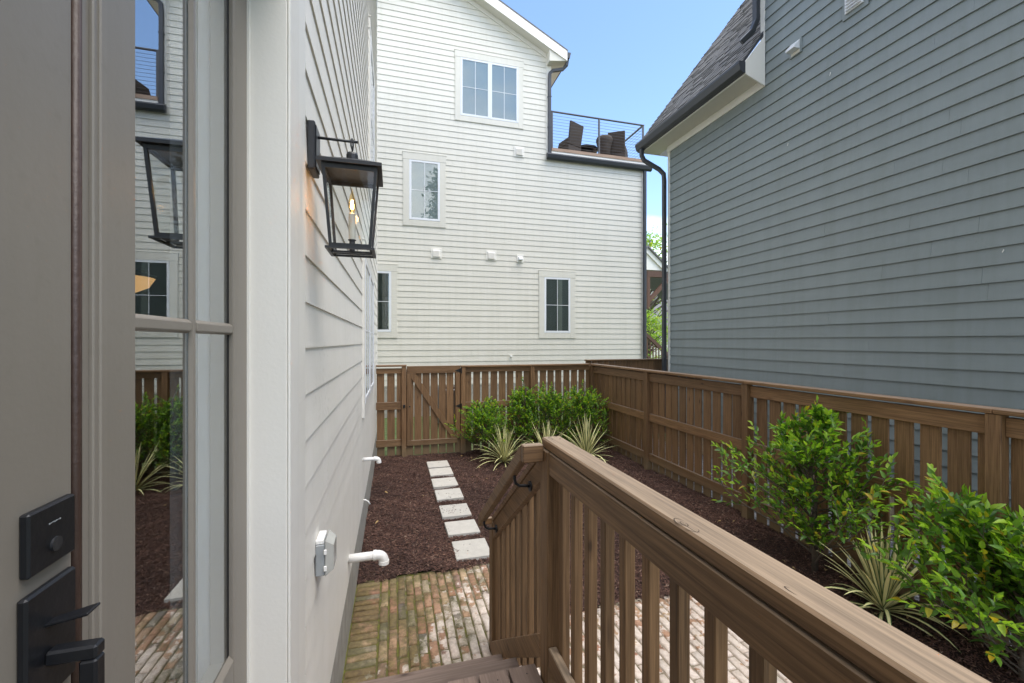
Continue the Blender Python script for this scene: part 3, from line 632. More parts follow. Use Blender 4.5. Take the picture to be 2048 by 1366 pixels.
for (s0, s1) in (((-1,-1),(1,-1)), ((1,-1),(1,1)), ((1,1),(-1,1)), ((-1,1),(-1,-1))):
    c0, c1, c2, c3 = corner(*s0, 0.01, .006), corner(*s1, 0.01, .006), corner(*s1, 0.97, .006), corner(*s0, 0.97, .006)
    nrm = (c1-c0).cross(c3-c0).normalized()*0.0015
    MB().prism([c0, c1, c2, c3], nrm).build('pane', M['glass_lamp'], LN)
    a0, a1, a2, a3 = corner(*s0, 0.0, .0005), corner(*s1, 0.0, .0005), corner(*s1, 0.045, .0005), corner(*s0, 0.045, .0005)
    MB().prism([a0, a1, a2, a3], nrm.normalized()*-0.009).build('frame_bar', M['lantern'], LN)
    a0, a1, a2, a3 = corner(*s0, 0.945, .0005), corner(*s1, 0.945, .0005), corner(*s1, 0.995, .0005), corner(*s0, 0.995, .0005)
    MB().prism([a0, a1, a2, a3], nrm.normalized()*-0.009).build('frame_bar', M['lantern'], LN)
br = MB(); o_, i_ = 0.091, 0.079
for (x0, x1, y0, y1) in ((LX-o_, LX+o_, LY-o_, LY-i_), (LX-o_, LX+o_, LY+i_, LY+o_), (LX-o_, LX-i_, LY-i_, LY+i_), (LX+i_, LX+o_, LY-i_, LY+i_)): br.box(x0, x1, y0, y1, 2.5615, 2.5695)
br.box(LX-i_, LX+i_, LY-.006, LY+.006, 2.5620, 2.568)
br.build('base_ring', M['lantern'], LN)
MB().lathe([(0.011, 0), (0.011, 0.045), (0.016, 0.047), (0.016, 0.05)], (LX, LY, 2.566), 14).build('socket', M['lantern'], LN)
MB().lathe([(0.0135, 0), (0.0135, 0.108), (0.011, 0.110)], (LX, LY, 2.6125), 16).build('candle_sleeve', M['candle'], LN, smooth=False)
MB().lathe([(0.008, 0), (0.012, 0.012), (0.0165, 0.030), (0.0145, 0.052), (0.008, 0.075), (0.003, 0.092), (0.0008, 0.104)], (LX, LY, 2.723), 16).build('bulb', M['glass_bulb'], LN, smooth=True)
fl = MB()
for k in range(4):
    a = k*math.pi/2; fl.tube([(LX+.004*math.cos(a), LY+.004*math.sin(a), 2.742), (LX+.003*math.cos(a), LY+.003*math.sin(a), 2.778)], 0.0016, 6)
fl.build('filament', M['filament'], LN)
ld = bpy.data.lights.new('lantern_bulb_light', 'POINT'); lo = bpy.data.objects.new('lantern_bulb_light', ld); ld.energy = 0.20; ld.color = (1.0, 0.62, 0.30); ld.shadow_soft_size = 0.012
place(lo, LN, (LX, LY, 2.762))

# outlet cover, drain pipes ---------------------------------------
OC = empty('outlet_cover', (-0.322, 2.04, 1.19), 'weatherproof grey outlet box with clear bubble cover on the white wall', 'outlet box')
box('back_box', M['greybox'], OC, -0.323, -0.284, 1.985, 2.095, 1.190, 1.325, 0.004)
bc = MB().prism([(-0.2838, 1.98, 1.190), (-0.2838, 2.10, 1.190), (-0.2838, 2.10, 1.343), (-0.2838, 1.98, 1.343)], (0.004, 0, 0))
bc.add([(-0.2796, 1.982, 1.192), (-0.2796, 2.098, 1.192), (-0.2796, 2.098, 1.341), (-0.2796, 1.982, 1.341), (-0.250, 1.993, 1.212), (-0.250, 2.087, 1.212), (-0.250, 2.087, 1.318), (-0.250, 1.993, 1.318)],
       [(4,5,6,7),(0,1,5,4),(1,2,6,5),(2,3,7,6),(3,0,4,7)])
bc.build('bubble_cover', paint('smoky_clear_plastic', (0.42, 0.42, 0.39), 0.25, 0.1, 8.0, 0.0), OC, 0.006)
for zz in (1.215, 1.285): box('hinge', M['pvc'], OC, -0.288, -0.276, 1.973, 1.981, zz, zz+0.022, 0.002)
box('top_flange', M['pvc'], OC, -0.323, -0.290, 1.988, 2.092, 1.326, 1.345, 0.003)

def drain_pipe(y, z, xe, r, lab, flange=True):
    P = empty('drain_pipe', (-0.322, y, z), lab, 'pipe')
    MB().tube([(-0.34, y, z), (xe-2.2*r, y, z)], r, 20, True).build('pipe', M['pvc'], P, smooth=True)
    pts = []; R = 1.55*r; cx = xe - R
    for k in range(9):
        a = k/8*math.pi/2; pts.append((cx+R*math.sin(a)-r*.3, y, z-R+R*math.cos(a)))
    MB().tube([(cx-1.2*r, y, z)]+pts+[(pts[-1][0], y, pts[-1][2]-0.5*r)], [r*1.13]*11, 20).build('elbow', M['pvc'], P, smooth=True)
    for (q0, q1) in (((cx-1.25*r, y, z), (cx-0.5*r, y, z)), ((pts[-1][0], y, pts[-1][2]+.1*r), (pts[-1][0], y, pts[-1][2]-0.75*r))):
        MB().tube([q0, q1], r*1.25, 20).build('collar', M['pvc'], P)
    return P
drain_pipe(3.43, 0.562, -0.062, 0.031, 'thick white drain pipe with elbow over the mulch edge by the bricks')
drain_pipe(4.99, 0.894, -0.150, 0.021, 'thinner white drain pipe with elbow farther along the wall near the gate')
tb = MB().tube([(-0.33, 4.99, 0.446), (-0.30, 4.99, 0.445), (-0.27, 4.99, 0.425), (-0.252, 4.99, 0.392)], 0.008, 10).build('condensate_tube', M['pvc'], smooth=True)
tag(tb, 'short thin white tube poking from the wall base between two drain pipes', 'tube')

# ------------------------------------------------------------------ porch: deck, steps, railings
PO = empty('porch', (0.2, 1.0, 0.0), 'brown stained wooden porch with railing, steps and handrail in the foreground', 'porch')
xs = 0.66; yd = 1.955
x1 = xs
while x1 > -0.25:
    x0 = max(x1-0.139, -0.312); box('deck_board', M['deck_y'], PO, x0+.0035, x1-.0035, -1.6, yd, 0.612, 0.650, 0.004); x1 -= 0.144
box('rim_joist', M['porch_x'], PO, -0.31, 0.655, 1.885, 1.924, 0.36, 0.610)
box('rim_joist', M['porch_y'], PO, 0.616, 0.655, -1.6, 1.884, 0.36, 0.610)
for (zt_, ya, yb) in ((0.433, 1.93, 2.30), (0.217, 2.26, 2.635)):
    box('tread', M['deck_x'], PO, -0.30, 0.662, ya+.19, yb, zt_-0.036, zt_, 0.005); box('tread', M['deck_x'], PO, -0.30, 0.662, ya, ya+.184, zt_-0.036, zt_, 0.005)
    box('riser', M['deck_x'], PO, -0.29, 0.652, ya+.03, ya+.05, zt_-0.217, zt_-0.037)
box('riser', M['deck_x'], PO, -0.29, 0.652, 2.59, 2.61, 0.0, 0.180)
for xx in (-0.29, 0.622):
    MB().prism([(xx, 1.926, 0.18), (xx, 1.926, 0.60), (xx, 1.956, 0.395), (xx, 2.28, 0.395), (xx, 2.28, 0.18), (xx, 2.60, 0.18), (xx, 2.60, -0.03), (xx, 2.25, -0.03)], (0.036, 0, 0)).build('stringer', M['porch_y'], PO)
def post(x0, x1, y0, y1, z0, z1): return box('post', M['porch_z'], PO, x0, x1, y0, y1, z0, z1, 0.004)
post(0.664, 0.757, 1.803, 1.898, 0.22, 1.703); post(0.666, 0.757, 2.925, 3.015, -0.05, 0.925); post(0.664, 0.757, -0.75, -0.66, 0.0, 1.703)
box('top_rail', M['porch_y'], PO, 0.674, 0.766, -1.6, 1.904, 1.7055, 1.750, 0.006)
box('side_rail', M['porch_y'], PO, 0.672, 0.708, -0.655, 1.800, 1.600, 1.702, 0.004)
box('bottom_rail', M['porch_y'], PO, 0.668, 0.7075, -0.655, 1.800, 0.735, 0.828, 0.004)
bal, _ = MB().box(-0.019, 0.019, -0.019, 0.019, 0, 1.0).mesh('baluster', M['porch_z'], 0.003, origin=(0,0,0))
yy = 1.605 + 0.1315 + 0.019
blm, _ = MB().box(-0.019, 0.019, -0.019, 0.019, -0.505, 0.505).mesh('baluster', M['porch_z'], 0.003, origin=(0,0,0))
while yy > -0.62:
    inst(blm, 'baluster', PO, (0.7275, yy, 1.190), (0, 0, 0)); yy -= 0.1315
# stair railing, sloped
y0s, y1s = 1.900, 3.02; sl_ = -0.715
def sloped(name, xa, xb, ya, yb, za, th, mat, bev=0.004):
    zb_ = za + (yb-ya)*sl_
    return MB().prism([(xa, ya, za), (xa, yb, zb_), (xa, yb, zb_-th), (xa, ya, za-th)], (xb-xa, 0, 0)).build(name, mat, PO, bev)
zr = 1.715
sloped('stair_cap', 0.674, 0.766, 1.9045, 3.02, zr, 0.046, M['porch_y'])
sloped('stair_side_rail', 0.671, 0.707, 1.899, 2.924, zr-0.050, 0.118, M['porch_y'])
sloped('stair_bottom_rail', 0.664, 0.704, 1.899, 2.924, 0.83, 0.118, M['porch_y'])
for k in range(8):
    yc = 1.985 + k*0.1225; zt_ = zr - 0.05 + (yc-1.9)*sl_; zb_ = 0.66 + (yc-1.9)*sl_
    L = zt_ - zb_; mb = MB().box(0.7085, 0.7465, yc-.019, yc+.019, max(zb_, 0.0), zt_); mb.build('baluster', M['porch_z'], PO, 0.003)
hr = sloped('handrail', 0.566, 0.604, 1.892, 2.92, 1.728, 0.082, M['porch_y'], 0.006)
box('handrail_return', M['porch_x'], hr, 0.566, 0.6635, 1.846, 1.8915, 1.648, 1.727, 0.004)
box('handrail_return', M['porch_x'], hr, 0.6045, 0.664, 2.90, 2.925, 0.93, 0.972, 0.003)
for yc in (2.06, 2.80):
    zc = 1.728 + (yc-1.892)*sl_ - 0.085
    MB().tube([(0.585, yc, zc+.008), (0.585, yc, zc-0.012), (0.592, yc, zc-0.036), (0.612, yc, zc-0.05), (0.640, yc, zc-0.052), (0.668, yc, zc-0.056)], 0.0075, 10).build('bracket', M['black'], hr, smooth=True)
    MB().tube([(0.671, yc, zc-0.056), (0.662, yc, zc-0.056)], 0.026, 14).build('bracket_plate', M['black'], hr)
kn = MB(); rk = random.Random(4)
def arc(cx, cy, ra, rb, a0, a1, wd_):
    n_ = 9; pts = [(cx+ra*math.cos(a0+(a1-a0)*i/n_)*(1+rk.uniform(-.06,.06)), cy+rb*math.sin(a0+(a1-a0)*i/n_)) for i in range(n_+1)]
    for i in range(n_):
        (xa, ya), (xb, yb) = pts[i], pts[i+1]; w0, w1 = wd_*math.sin(math.pi*(i+.25)/(n_+.5)), wd_*math.sin(math.pi*(i+1.25)/(n_+.5)); dx, dy = yb-ya, xa-xb; q = math.hypot(dx, dy) or 1; dx, dy = dx/q, dy/q
        kn.add([(xa-dx*w0, ya-dy*w0, 1.7503), (xa+dx*w0, ya+dy*w0, 1.7503), (xb+dx*w1, yb+dy*w1, 1.7503), (xb-dx*w1, yb-dy*w1, 1.7503)], [(0,1,2,3)])
kx, ky = 0.690, 0.905
arc(kx, ky, .012, .030, 0.3, 3.6, .0016); arc(kx, ky, .008, .018, 2.2, 6.4, .0014); arc(kx+.002, ky-.01, .016, .042, 3.4, 5.6, .0013); arc(kx, ky, .004, .009, 0, 5.5, .0012); arc(kx+.001, ky-.028, .003, .03, 2.0, 4.4, .0010)
kn.build('knot', M['knot'], PO)
kn = MB(); arc(kx+.002, ky-.30, .004, .016, 0.5, 4.0, .0012); kn.build('knot', M['knot'], PO)
# screw heads on the cap end and deck
for (xx, yy_, zz) in ((0.70,1.875,1.7505),(0.74,1.885,1.7505),(0.705,1.845,1.7505),(0.742,1.84,1.7505),(0.60,1.90,0.6503),(0.46,1.90,0.6503),(0.59,1.70,0.6503)):
    MB().tube([(xx, yy_, zz-.002), (xx, yy_, zz+.0004)], 0.0035, 8).build('screw', M['black'], PO)

# ------------------------------------------------------------------ fences and gate
def picket_mesh(w, t, h, axis):
    mb = MB()
    if axis == 'x': mb.box(-w/2, w/2, -t/2, t/2, 0, h)
    else: mb.box(-t/2, t/2, -w/2, w/2, 0, h)
    me, _ = mb.mesh('picket', M['fence_z'], 0.003, origin=(0,0,0)); return me
PKX = picket_mesh(0.138, 0.019, 1.665, 'x'); PKY = picket_mesh(0.138, 0.019, 1.665, 'y')
def pick(me, F, x, y, z=0.015):
    return inst(me, 'picket', F, (x, y, z+random.uniform(-.012, .008)), (random.uniform(-.004,.004), random.uniform(-.004,.004), random.uniform(-.012,.012)))
# side fence
SF = empty('fence', (4.15, 3.5, 0), 'long brown board fence along the slate grey house', 'fence')
posts_y = [8.33, 6.28, 4.19, 1.985, -0.1]
for y in posts_y: box('post', M['fence_z'], SF, 4.055, 4.144, y-0.044, y+0.044, -0.06, 1.690, 0.004)
for a, b in zip(posts_y[:-1], posts_y[1:]):
    r0, r1 = b+0.0445, a-0.0445
    for (za, zb_) in ((1.535, 1.672), (0.868, 0.995), (0.205, 0.335)):
        dz = random.uniform(-.008, .008) if za < 1.5 else 0
        box('rail', M['fence_y'], SF, 4.098, 4.136, r0, r1, za+dz, zb_+dz, 0.004)
    box('cap', M['fence_y'], SF, 4.045, 4.185, b+0.001, a-0.001, 1.692, 1.728, 0.005)
y = 8.30; k = 0
while y > -0.15:
    pick(PKY, SF, 4.148, y, 0.02 if y > 5 else 0.0); y -= 0.138 + (0.0425 if y < 5.2 else 0.03) ; k += 1
# back fence right of gate
BF = empty('fence', (2.7, 8.4, 0), 'brown board fence behind the four shrubs, right of the gate', 'fence')
FY = 8.40
for x in (1.325, 2.763, 4.12): box('post', M['fence_z'], BF, x-0.044, x+0.044, FY-0.05, FY+0.039, -0.06, 1.690, 0.004)
for a, b in ((1.3695, 2.7185), (2.8075, 4.0755)):
    for (za, zb_) in ((1.590, 1.690), (0.885, 0.998), (0.205, 0.325)): box('rail', M['fence_x'], BF, a, b, FY-0.005, FY+0.032, za, zb_, 0.004)
box('cap', M['fence_x'], BF, 1.28, 2.74, FY-0.06, FY+0.075, 1.692, 1.728, 0.005); box('cap', M['fence_x'], BF, 2.742, 4.044, FY-0.06, FY+0.075, 1.692, 1.728, 0.005)
x = 1.43
while x < 4.08: pick(PKX, BF, x, FY+0.044); x += 0.176
# short fence left of gate
LF = empty('fence', (0.0, 8.4, 0), 'short brown board fence panel between the white wall and the gate', 'fence')
box('post', M['fence_z'], LF, 0.150, 0.232, FY-0.05, FY+0.039, -0.06, 1.722, 0.004)
for (za, zb_) in ((1.590, 1.690), (0.905, 1.050), (0.205, 0.335)): box('rail', M['fence_x'], LF, -0.315, 0.1495, FY-0.005, FY+0.032, za, zb_, 0.004)
box('cap', M['fence_x'], LF, -0.315, 0.240, FY-0.06, FY+0.075, 1.7225, 1.756, 0.005)
for x in (-0.232, -0.045, 0.125): pick(PKX, LF, x, FY+0.044)
# gate
GT = empty('gate', (0.76, 8.4, 0), 'brown board gate with diagonal brace and black strap hinges', 'gate')
g0, g1 = 0.245, 1.270
box('rail', M['fence_x'], GT, g0, g1, FY-0.005, FY+0.032, 1.585, 1.728, 0.004); box('rail', M['fence_x'], GT, g0, g1-.05, FY-0.005, FY+0.032, 0.20, 0.30, 0.004)
box('stile', M['fence_z'], GT, g0, g0+0.085, FY-0.004, FY+0.031, 0.3005, 1.5845, 0.004); box('stile', M['fence_z'], GT, g1-0.085, g1, FY-0.004, FY+0.031, 0.3005, 1.5845, 0.004)
br = MB().prism([(g0+0.087, FY-0.003, 1.584), (g0+0.165, FY-0.003, 1.584), (g1-0.087, FY-0.003, 0.36), (g1-0.087, FY-0.003, 0.302), (g1-0.165, FY-0.003, 0.302), (g0+0.087, FY-0.003, 1.49)], (0, 0.033, 0)).build('brace', M['fence_z'], GT, 0.003)
for k in range(7): pick(PKX, GT, g0+0.055+k*0.1555, FY+0.044, 0.01)
for zz in (1.63, 0.93):
    MB().prism([(1.165, FY-0.0085, zz), (1.285, FY-0.0085, zz+0.045), (1.285, FY-0.0085, zz-0.045)], (0, 0.003, 0)).build('hinge', M['black'], GT)
    MB().tube([(1.288, FY-0.058, zz-0.055), (1.288, FY-0.058, zz+0.055)], 0.010, 8).build('hinge_pin', M['black'], GT)
box('latch', M['black'], GT, 0.175, 0.215, FY-0.068, FY-0.051, 0.94, 1.0, 0.003); MB().tube([(0.30, FY-.02, 0.955), (0.30, FY-.0045, 0.955)], 0.014, 10).build('latch_hole', M['rubber'], GT)
# neighbour's fence between the fence corner and the slate house
NF = empty('fence', (5.4, 8.8, 0), 'plain brown board fence running behind the corner towards the slate house downspout', 'fence')
x = 4.22
PKN = picket_mesh(0.138, 0.019, 1.74, 'x')
while x < 7.0: inst(PKN, 'picket', NF, (x, 8.78, 0.02)); x += 0.146
box('cap', M['fence_x'], NF, 4.15, 7.1, 8.72, 8.84, 1.762, 1.795, 0.004); box('rail', M['fence_x'], NF, 4.15, 7.1, 8.792, 8.83, 0.9, 0.99); box('rail', M['fence_x'], NF, 4.15, 7.1, 8.792, 8.83, 0.25, 0.34)

# ------------------------------------------------------------------ white house at the back
WY = 13.2; E_ = 0.17768
BH = empty('house', (2, 16, 0), 'tall white lap-sided house with gable and roof deck beyond the fence', 'house')
uw = unit_board('-Y', E_, 0.0155, M['white'])
box('sheathing', M['white'], BH, -3.0, 4.86, WY+0.006, WY+8, 0.80, 11.55); box('sheathing', M['white'], BH, 4.86, 8.40, WY+0.006, WY+8, 0.80, 8.35)
MB().prism([(-3.0, WY+.007, 11.55), (4.86, WY+.007, 11.55), (4.86, WY+.007, 11.62), (0.93, WY+.007, 13.58), (-3.0, WY+.007, 11.62)], (0, 8, 0)).build('gable_sheathing', M['white'], BH)
box('foundation', M['concrete'], BH, -3.0, 8.46, WY-0.0, WY+8, -0.1, 0.835)
rz0 = 7.977 - 40*E_
k = 0
zrow = rz0
def soff(x): return 12.86 - 0.5*(x-2.39)
while zrow < 13.4:
    if zrow > 0.75:
        right = 8.39 if zrow + E_*0.5 < 8.30 else 4.83
        top_x = 2.39 + (12.86 - 0.02 - (zrow+E_))/0.5; bot_x = 2.39 + (12.86 - 0.02 - zrow)/0.5
        if top_x >= right:
            js = [random.uniform(-0.3, 2.6), random.uniform(3.0, 6.3)] if right > 5 else [random.uniform(0, 4)]
            siding_row(uw, '-Y', BH, WY, -2.9, right, zrow, js)
        else:
            xl = 0.93 - (top_x-0.93)
            bb = min(bot_x, right); bl_ = max(0.93-(bot_x-0.93), -2.9); xl = max(xl, -2.9)
            if top_x > 1.2:
                MB().add([(bl_, WY-0.017, zrow), (bb, WY-0.017, zrow), (top_x, WY-0.003, zrow+E_), (xl, WY-0.003, zrow+E_), (bl_, WY+.006, zrow), (bb, WY+.006, zrow), (top_x, WY+.006, zrow+E_), (xl, WY+.006, zrow+E_)],
                     [(0,1,2,3),(5,4,7,6),(4,5,1,0),(1,5,6,2),(2,6,7,3),(4,0,3,7)]).build('siding_board', M['white'], BH)
    zrow += E_
box('corner_board', M['trim'], BH, 4.831, 5.0, WY-0.028, WY+.006, 8.40, 11.50, 0.003); box('corner_board', M['trim'], BH, 4.862, 5.002, WY+.0065, WY+.10, 8.56, 11.50)
box('corner_board', M['trim'], BH, 8.392, 8.52, WY-0.028, WY+.006, 0.80, 8.35, 0.003); box('corner_board', M['trim'], BH, 8.402, 8.522, WY+.0065, WY+.12, 0.80, 8.35)
# gable roof: slabs, rake fascia, soffit and frieze
RX = 0.93
for sg in (1, -1):
    def P(x, y, dz): return (RX + sg*(x-RX), y, soff(x)+dz)
    MB().prism([P(RX, 12.86, 0.30), P(5.46, 12.86, 0.30), P(5.46, 12.86, 0.345), P(RX, 12.86, 0.345)], (0, 9, 0)).build('roof', M['shingle'], BH)
    MB().prism([P(RX, 12.90, 0.0), P(5.40, 12.90, 0.0), P(5.40, 12.90, 0.03), P(RX, 12.90, 0.03)], (0, 0.31, 0)).build('soffit', M['trim'], BH)
    MB().prism([P(RX, 12.865, -0.02), P(5.44, 12.865, -0.02), P(5.44, 12.865, 0.295), P(RX, 12.865, 0.295)], (0, 0.034, 0)).build('rake_fascia', M['trim'], BH)
    MB().prism([P(RX, WY-0.03, -0.15), P(4.83, WY-0.03, -0.15), P(4.83, WY-0.03, -0.002), P(RX, WY-0.03, -0.002)], (0, 0.035, 0)).build('frieze_board', M['trim'], BH)
er = MB().prism([(5.005, 12.901, 11.30), (5.42, 12.901, 11.42), (5.42, 12.901, 11.34+0.02), (5.42, 12.901, 11.60), (5.005, 12.901, 11.56)], (0, 0.30, 0))
er = MB().prism([(4.84, 12.902, 11.24), (5.43, 12.902, 11.33), (5.43, 12.902, 11.36), (4.84, 12.902, 11.63)], (0, 0.30, 0)).build('eave_return', M['soffit'], BH)
MB().prism([(5.0, 13.21, 11.30), (5.44, 13.21, 11.33), (5.44, 13.21, 11.63), (5.0, 13.21, 11.55)], (0, 8, 0)).build('eave_soffit', M['trim'], BH)
gt = MB().prism([(5.445, 12.87, 11.42), (5.53, 12.87, 11.42), (5.57, 12.87, 11.60), (5.445, 12.87, 11.60)], (0, 8.2, 0)).build('gutter', M['gutter'], BH)
def downspout(parent, pts, wx, wy, bev=0.008):
    """rectangular pipe swept along pts"""
    mb = MB(); base = []; pts = [Vector(p) for p in pts]
    for i, p in enumerate(pts):
        d = (pts[min(i+1, len(pts)-1)] - pts[max(i-1, 0)]).normalized()
        side = Vector((0, 1, 0)) if abs(d.y) < 0.8 else Vector((1, 0, 0)); u = d.cross(side).normalized(); side = u.cross(d).normalized()
        mb.v += [tuple(p+side*sy*wy/2+u*sx*wx/2) for sx, sy in ((-1,-1),(1,-1),(1,1),(-1,1))]
    for i in range(len(pts)-1):
        for k in range(4): mb.f.append((i*4+k, i*4+(k+1) % 4, (i+1)*4+(k+1) % 4, (i+1)*4+k)); mb.mi.append(0)
    mb.f += [(3,2,1,0), tuple(len(mb.v)-4+k for k in range(4))]; mb.mi += [0, 0]
    return mb.build('downspout', M['gutter'], parent, bev)
downspout(BH, [(5.49, 12.98, 11.45), (5.47, 13.0, 11.25), (5.36, 13.06, 11.14), (5.02, 13.10, 11.06), (4.93, 13.12, 10.98), (4.92, 13.125, 10.80), (4.92, 13.125, 8.33)], 0.10, 0.075)
for zz in (10.2, 9.2): box('strap', M['gutter'], BH, 4.86, 4.98, 13.082, 13.172, zz, zz+0.03)
# roof deck
box('deck_fascia', M['trim'], BH, 5.003, 8.60, WY-0.06, WY+.02, 8.33, 8.455)
dk = MB().box(5.003, 8.62, WY-0.075, WY+8, 8.457, 8.56).build('roof_deck', M['cedar_x'], BH)
gp = [(0, 8.33), (-0.125, 8.33), (-0.13, 8.29), (-0.10, 8.19), (-0.05, 8.155), (0, 8.155)]
MB().prism([(4.81, WY-0.062+dy, z_) for dy, z_ in gp], (3.89, 0, 0)).build('gutter', M['gutter'], BH)
downspout(BH, [(8.46, 13.12, 8.16), (8.46, 13.12, 0.1)], 0.10, 0.08)
rl = box('deck_railing', M['cable'], BH, 5.0, 8.48, WY-0.03, WY+0.03, 9.765, 9.80, 0.004)
for x in (5.035, 6.74, 8.44): box('rail_post', M['cable'], rl, x-0.025, x+0.025, WY-0.024, WY+0.024, 8.56, 9.764)
for y in (15.0, 16.8): box('rail_post', M['cable'], rl, 8.418, 8.462, y-.022, y+.022, 8.56, 9.764)
box('side_top_rail', M['cable'], rl, 8.41, 8.47, WY+0.031, 17.0, 9.765, 9.80)
for k in range(11):
    zz = 8.66 + k*0.1
    MB().tube([(5.035, WY, zz), (8.44, WY, zz)], 0.005, 5).build('cable', M['cable'], rl); MB().tube([(8.44, WY, zz), (8.44, 17.0, zz)], 0.005, 5).build('cable', M['cable'], rl)
# windows, vents
small_window(BH, '-Y', WY, 1.83, 4.04, 9.055, 11.22, 'pale', 2, 2, 2, 0.17)
small_window(BH, '-Y', WY, 0.274, 1.55, 5.69, 7.885, 'pale', 2, 2, 1, 0.18)
small_window(BH, '-Y', WY, -1.16, 0.115, 2.305, 4.49, 'dark', 2, 2, 1, 0.18, curtain=(0.0, 0.28))
small_window(BH, '-Y', WY, 4.575, 5.855, 2.305, 4.52, 'dark', 2, 2, 1, 0.18, curtain=(0.5, 0.72))
def vent(parent, x0, x1, z0, z1, hood=False):
    v = box('vent', M['trim'], parent, x0, x1, WY-0.032, WY-0.004, z0, z1, 0.004)
    cx, cz, r_ = (x0+x1)/2, (z0+z1)/2, (x1-x0)*0.30
    if hood:
        MB().prism([(cx-r_, WY-0.033, cz+r_*1.1), (cx-r_, WY-0.033, cz-r_*.9), (cx-r_, WY-0.15, cz-r_*.9), (cx-r_, WY-0.15, cz-r_*0.2)], (2*r_, 0, 0)).build('hood', M['vinyl'], v, 0.004)
    else:
        box('vent_frame', M['trim'], v, cx-r_*1.15, cx+r_*1.15, WY-0.055, WY-0.033, cz-r_*1.15, cz+r_*1.15, 0.004)
        for q in range(6): MB().prism([(cx-r_, WY-0.056, cz-r_+q*r_/3+.01), (cx-r_, WY-0.072, cz-r_+q*r_/3), (cx-r_, WY-0.056, cz-r_+(q+1)*r_/3-.004)], (2*r_, 0, 0)).build('louver', M['trim'], v)
for a in ((1.10, 1.42, 4.735, 5.045), (2.815, 3.14, 4.76, 5.075), (3.73, 4.07, 8.14, 8.47)): vent(BH, *a)
vent(BH, 3.82, 4.04, 4.74, 5.0, True)
MB().tube([(3.63, WY-0.01, 1.735), (3.63, WY-0.07, 1.735)], 0.035, 10).build('hose_bib', M['pvc'], BH)
# air conditioner in the side yard, seen between the gate boards
AC = empty('air_conditioner', (1.55, 11.6, -0.07), 'dark grey air conditioner unit behind the gate boards', 'air conditioner')
box('cabinet', M['gutter'], AC, 1.15, 1.95, 11.2, 12.0, -0.02, 0.95, 0.03)
for q in range(22): box('grille_bar', M['black'], AC, 1.16, 1.94, 11.19, 11.198, 0.05+q*0.04, 0.062+q*0.04)
MB().lathe([(0.33, 0.0), (0.33, 0.03), (0.30, 0.05), (0.05, 0.06)], (1.55, 11.6, 0.951), 20).build('fan_guard', M['black'], AC)

# wicker furniture on the roof deck -------------------------------
def wicker_chair(x, y, rz, h, w, label, flare=0.0):
    o = empty('wicker_chair', (x, y, 8.56), label, 'chair', 'wicker chairs on the roof deck'); parts = []
    a = MB().prism([(-w/2, -0.30, 0.02), (w/2, -0.30, 0.02), (w/2+flare, -0.30, 0.42), (-w/2-flare, -0.30, 0.42)], (0, 0.60, 0))
    b = MB().add([(-w/2*.94, 0.22, 0.42), (w/2*.94, 0.22, 0.42), (w/2*1.02, 0.36, h), (-w/2*1.02, 0.36, h-.04), (-w/2*.94, 0.30, 0.42), (w/2*.94, 0.30, 0.42), (w/2*1.02, 0.43, h), (-w/2*1.02, 0.43, h-.04)],
                 [(0,1,2,3),(5,4,7,6),(4,5,1,0),(1,5,6,2),(2,6,7,3),(4,0,3,7)])
    for nm, mb in (('seat', a), ('backrest', b)):
        me, c = mb.mesh(nm, M['wicker'], 0.02, origin=(0,0,0)); q = bpy.data.objects.new(nm, me); COL.objects.link(q); q.parent = o
    for sx in (-1, 1):
        me, c = MB().prism([(sx*w/2, -0.28, 0.42), (sx*w/2, 0.30, 0.42), (sx*w/2, 0.30, 0.66), (sx*w/2, -0.2, 0.62)], (-sx*0.08, 0, 0)).mesh('armrest', M['wicker'], 0.02, origin=(0,0,0))
        q = bpy.data.objects.new('armrest', me); COL.objects.link(q); q.parent = o
    o.rotation_euler = (0, 0, rz); return o
wicker_chair(5.96, 13.95, rad(200), 1.18, 0.62, 'tall-backed brown wicker chair on the roof deck beside the gable wall')
wicker_chair(7.93, 14.0, rad(140), 1.16, 0.60, 'tall-backed brown wicker chair on the roof deck near the railing corner')
TB = empty('fire_table', (6.75, 14.3, 8.56), 'low round dark table between the wicker seats on the roof deck', 'table')
MB().lathe([(0.28, 0.0), (0.30, 0.5), (0.26, 0.55)], (6.75, 14.3, 8.56), 20).build('table_base', M['wicker'], TB); MB().lathe([(0.42, 0.551), (0.46, 0.58), (0.46, 0.63), (0.40, 0.66)], (6.75, 14.3, 8.56), 24).build('table_top', M['black'], TB)
ST = empty('wicker_tub_chair', (7.28, 13.85, 8.56), 'rounded grey brown wicker tub chair behind the middle railing post', 'chair')
MB().lathe([(0.21, 0.0), (0.22, 0.55), (0.27, 0.72), (0.30, 0.84), (0.27, 0.93), (0.15, 0.97)], (7.28, 13.85, 8.56), 20).build('tub_back', M['wicker'], ST, smooth=True)
MB().lathe([(0.24, 0.02), (0.25, 0.08), (0.215, 0.12)], (7.28, 13.85, 8.56), 20).build('tub_base', M['wicker'], ST)

# ------------------------------------------------------------------ slate house at the right
GX = 5.85; EG = 0.1785
GH = empty('house', (8, 4, 0), 'slate grey lap-sided house filling the right side', 'house')
ug = unit_board('-X', EG, 0.020, M['gray'])
box('sheathing', M['gray'], GH, GX+0.006, 12, -2.5, 5.66, 0.38, 10.8); box('sheathing', M['gray'], GH, GX+0.006, 11, 5.66, 8.10, 0.38, 6.62)
zrow = 2.257 - 10*EG
while zrow < 10.7:
    if zrow > 0.36:
        b_ = 8.075 if zrow + EG < 6.42 else 5.60
        js = []; q = random.uniform(-1.5, 1.2)
        while q < b_: js.append(q); q += 3.66
        siding_row(ug, '-X', GH, GX, -2.45, b_, zrow, js)
    zrow += EG
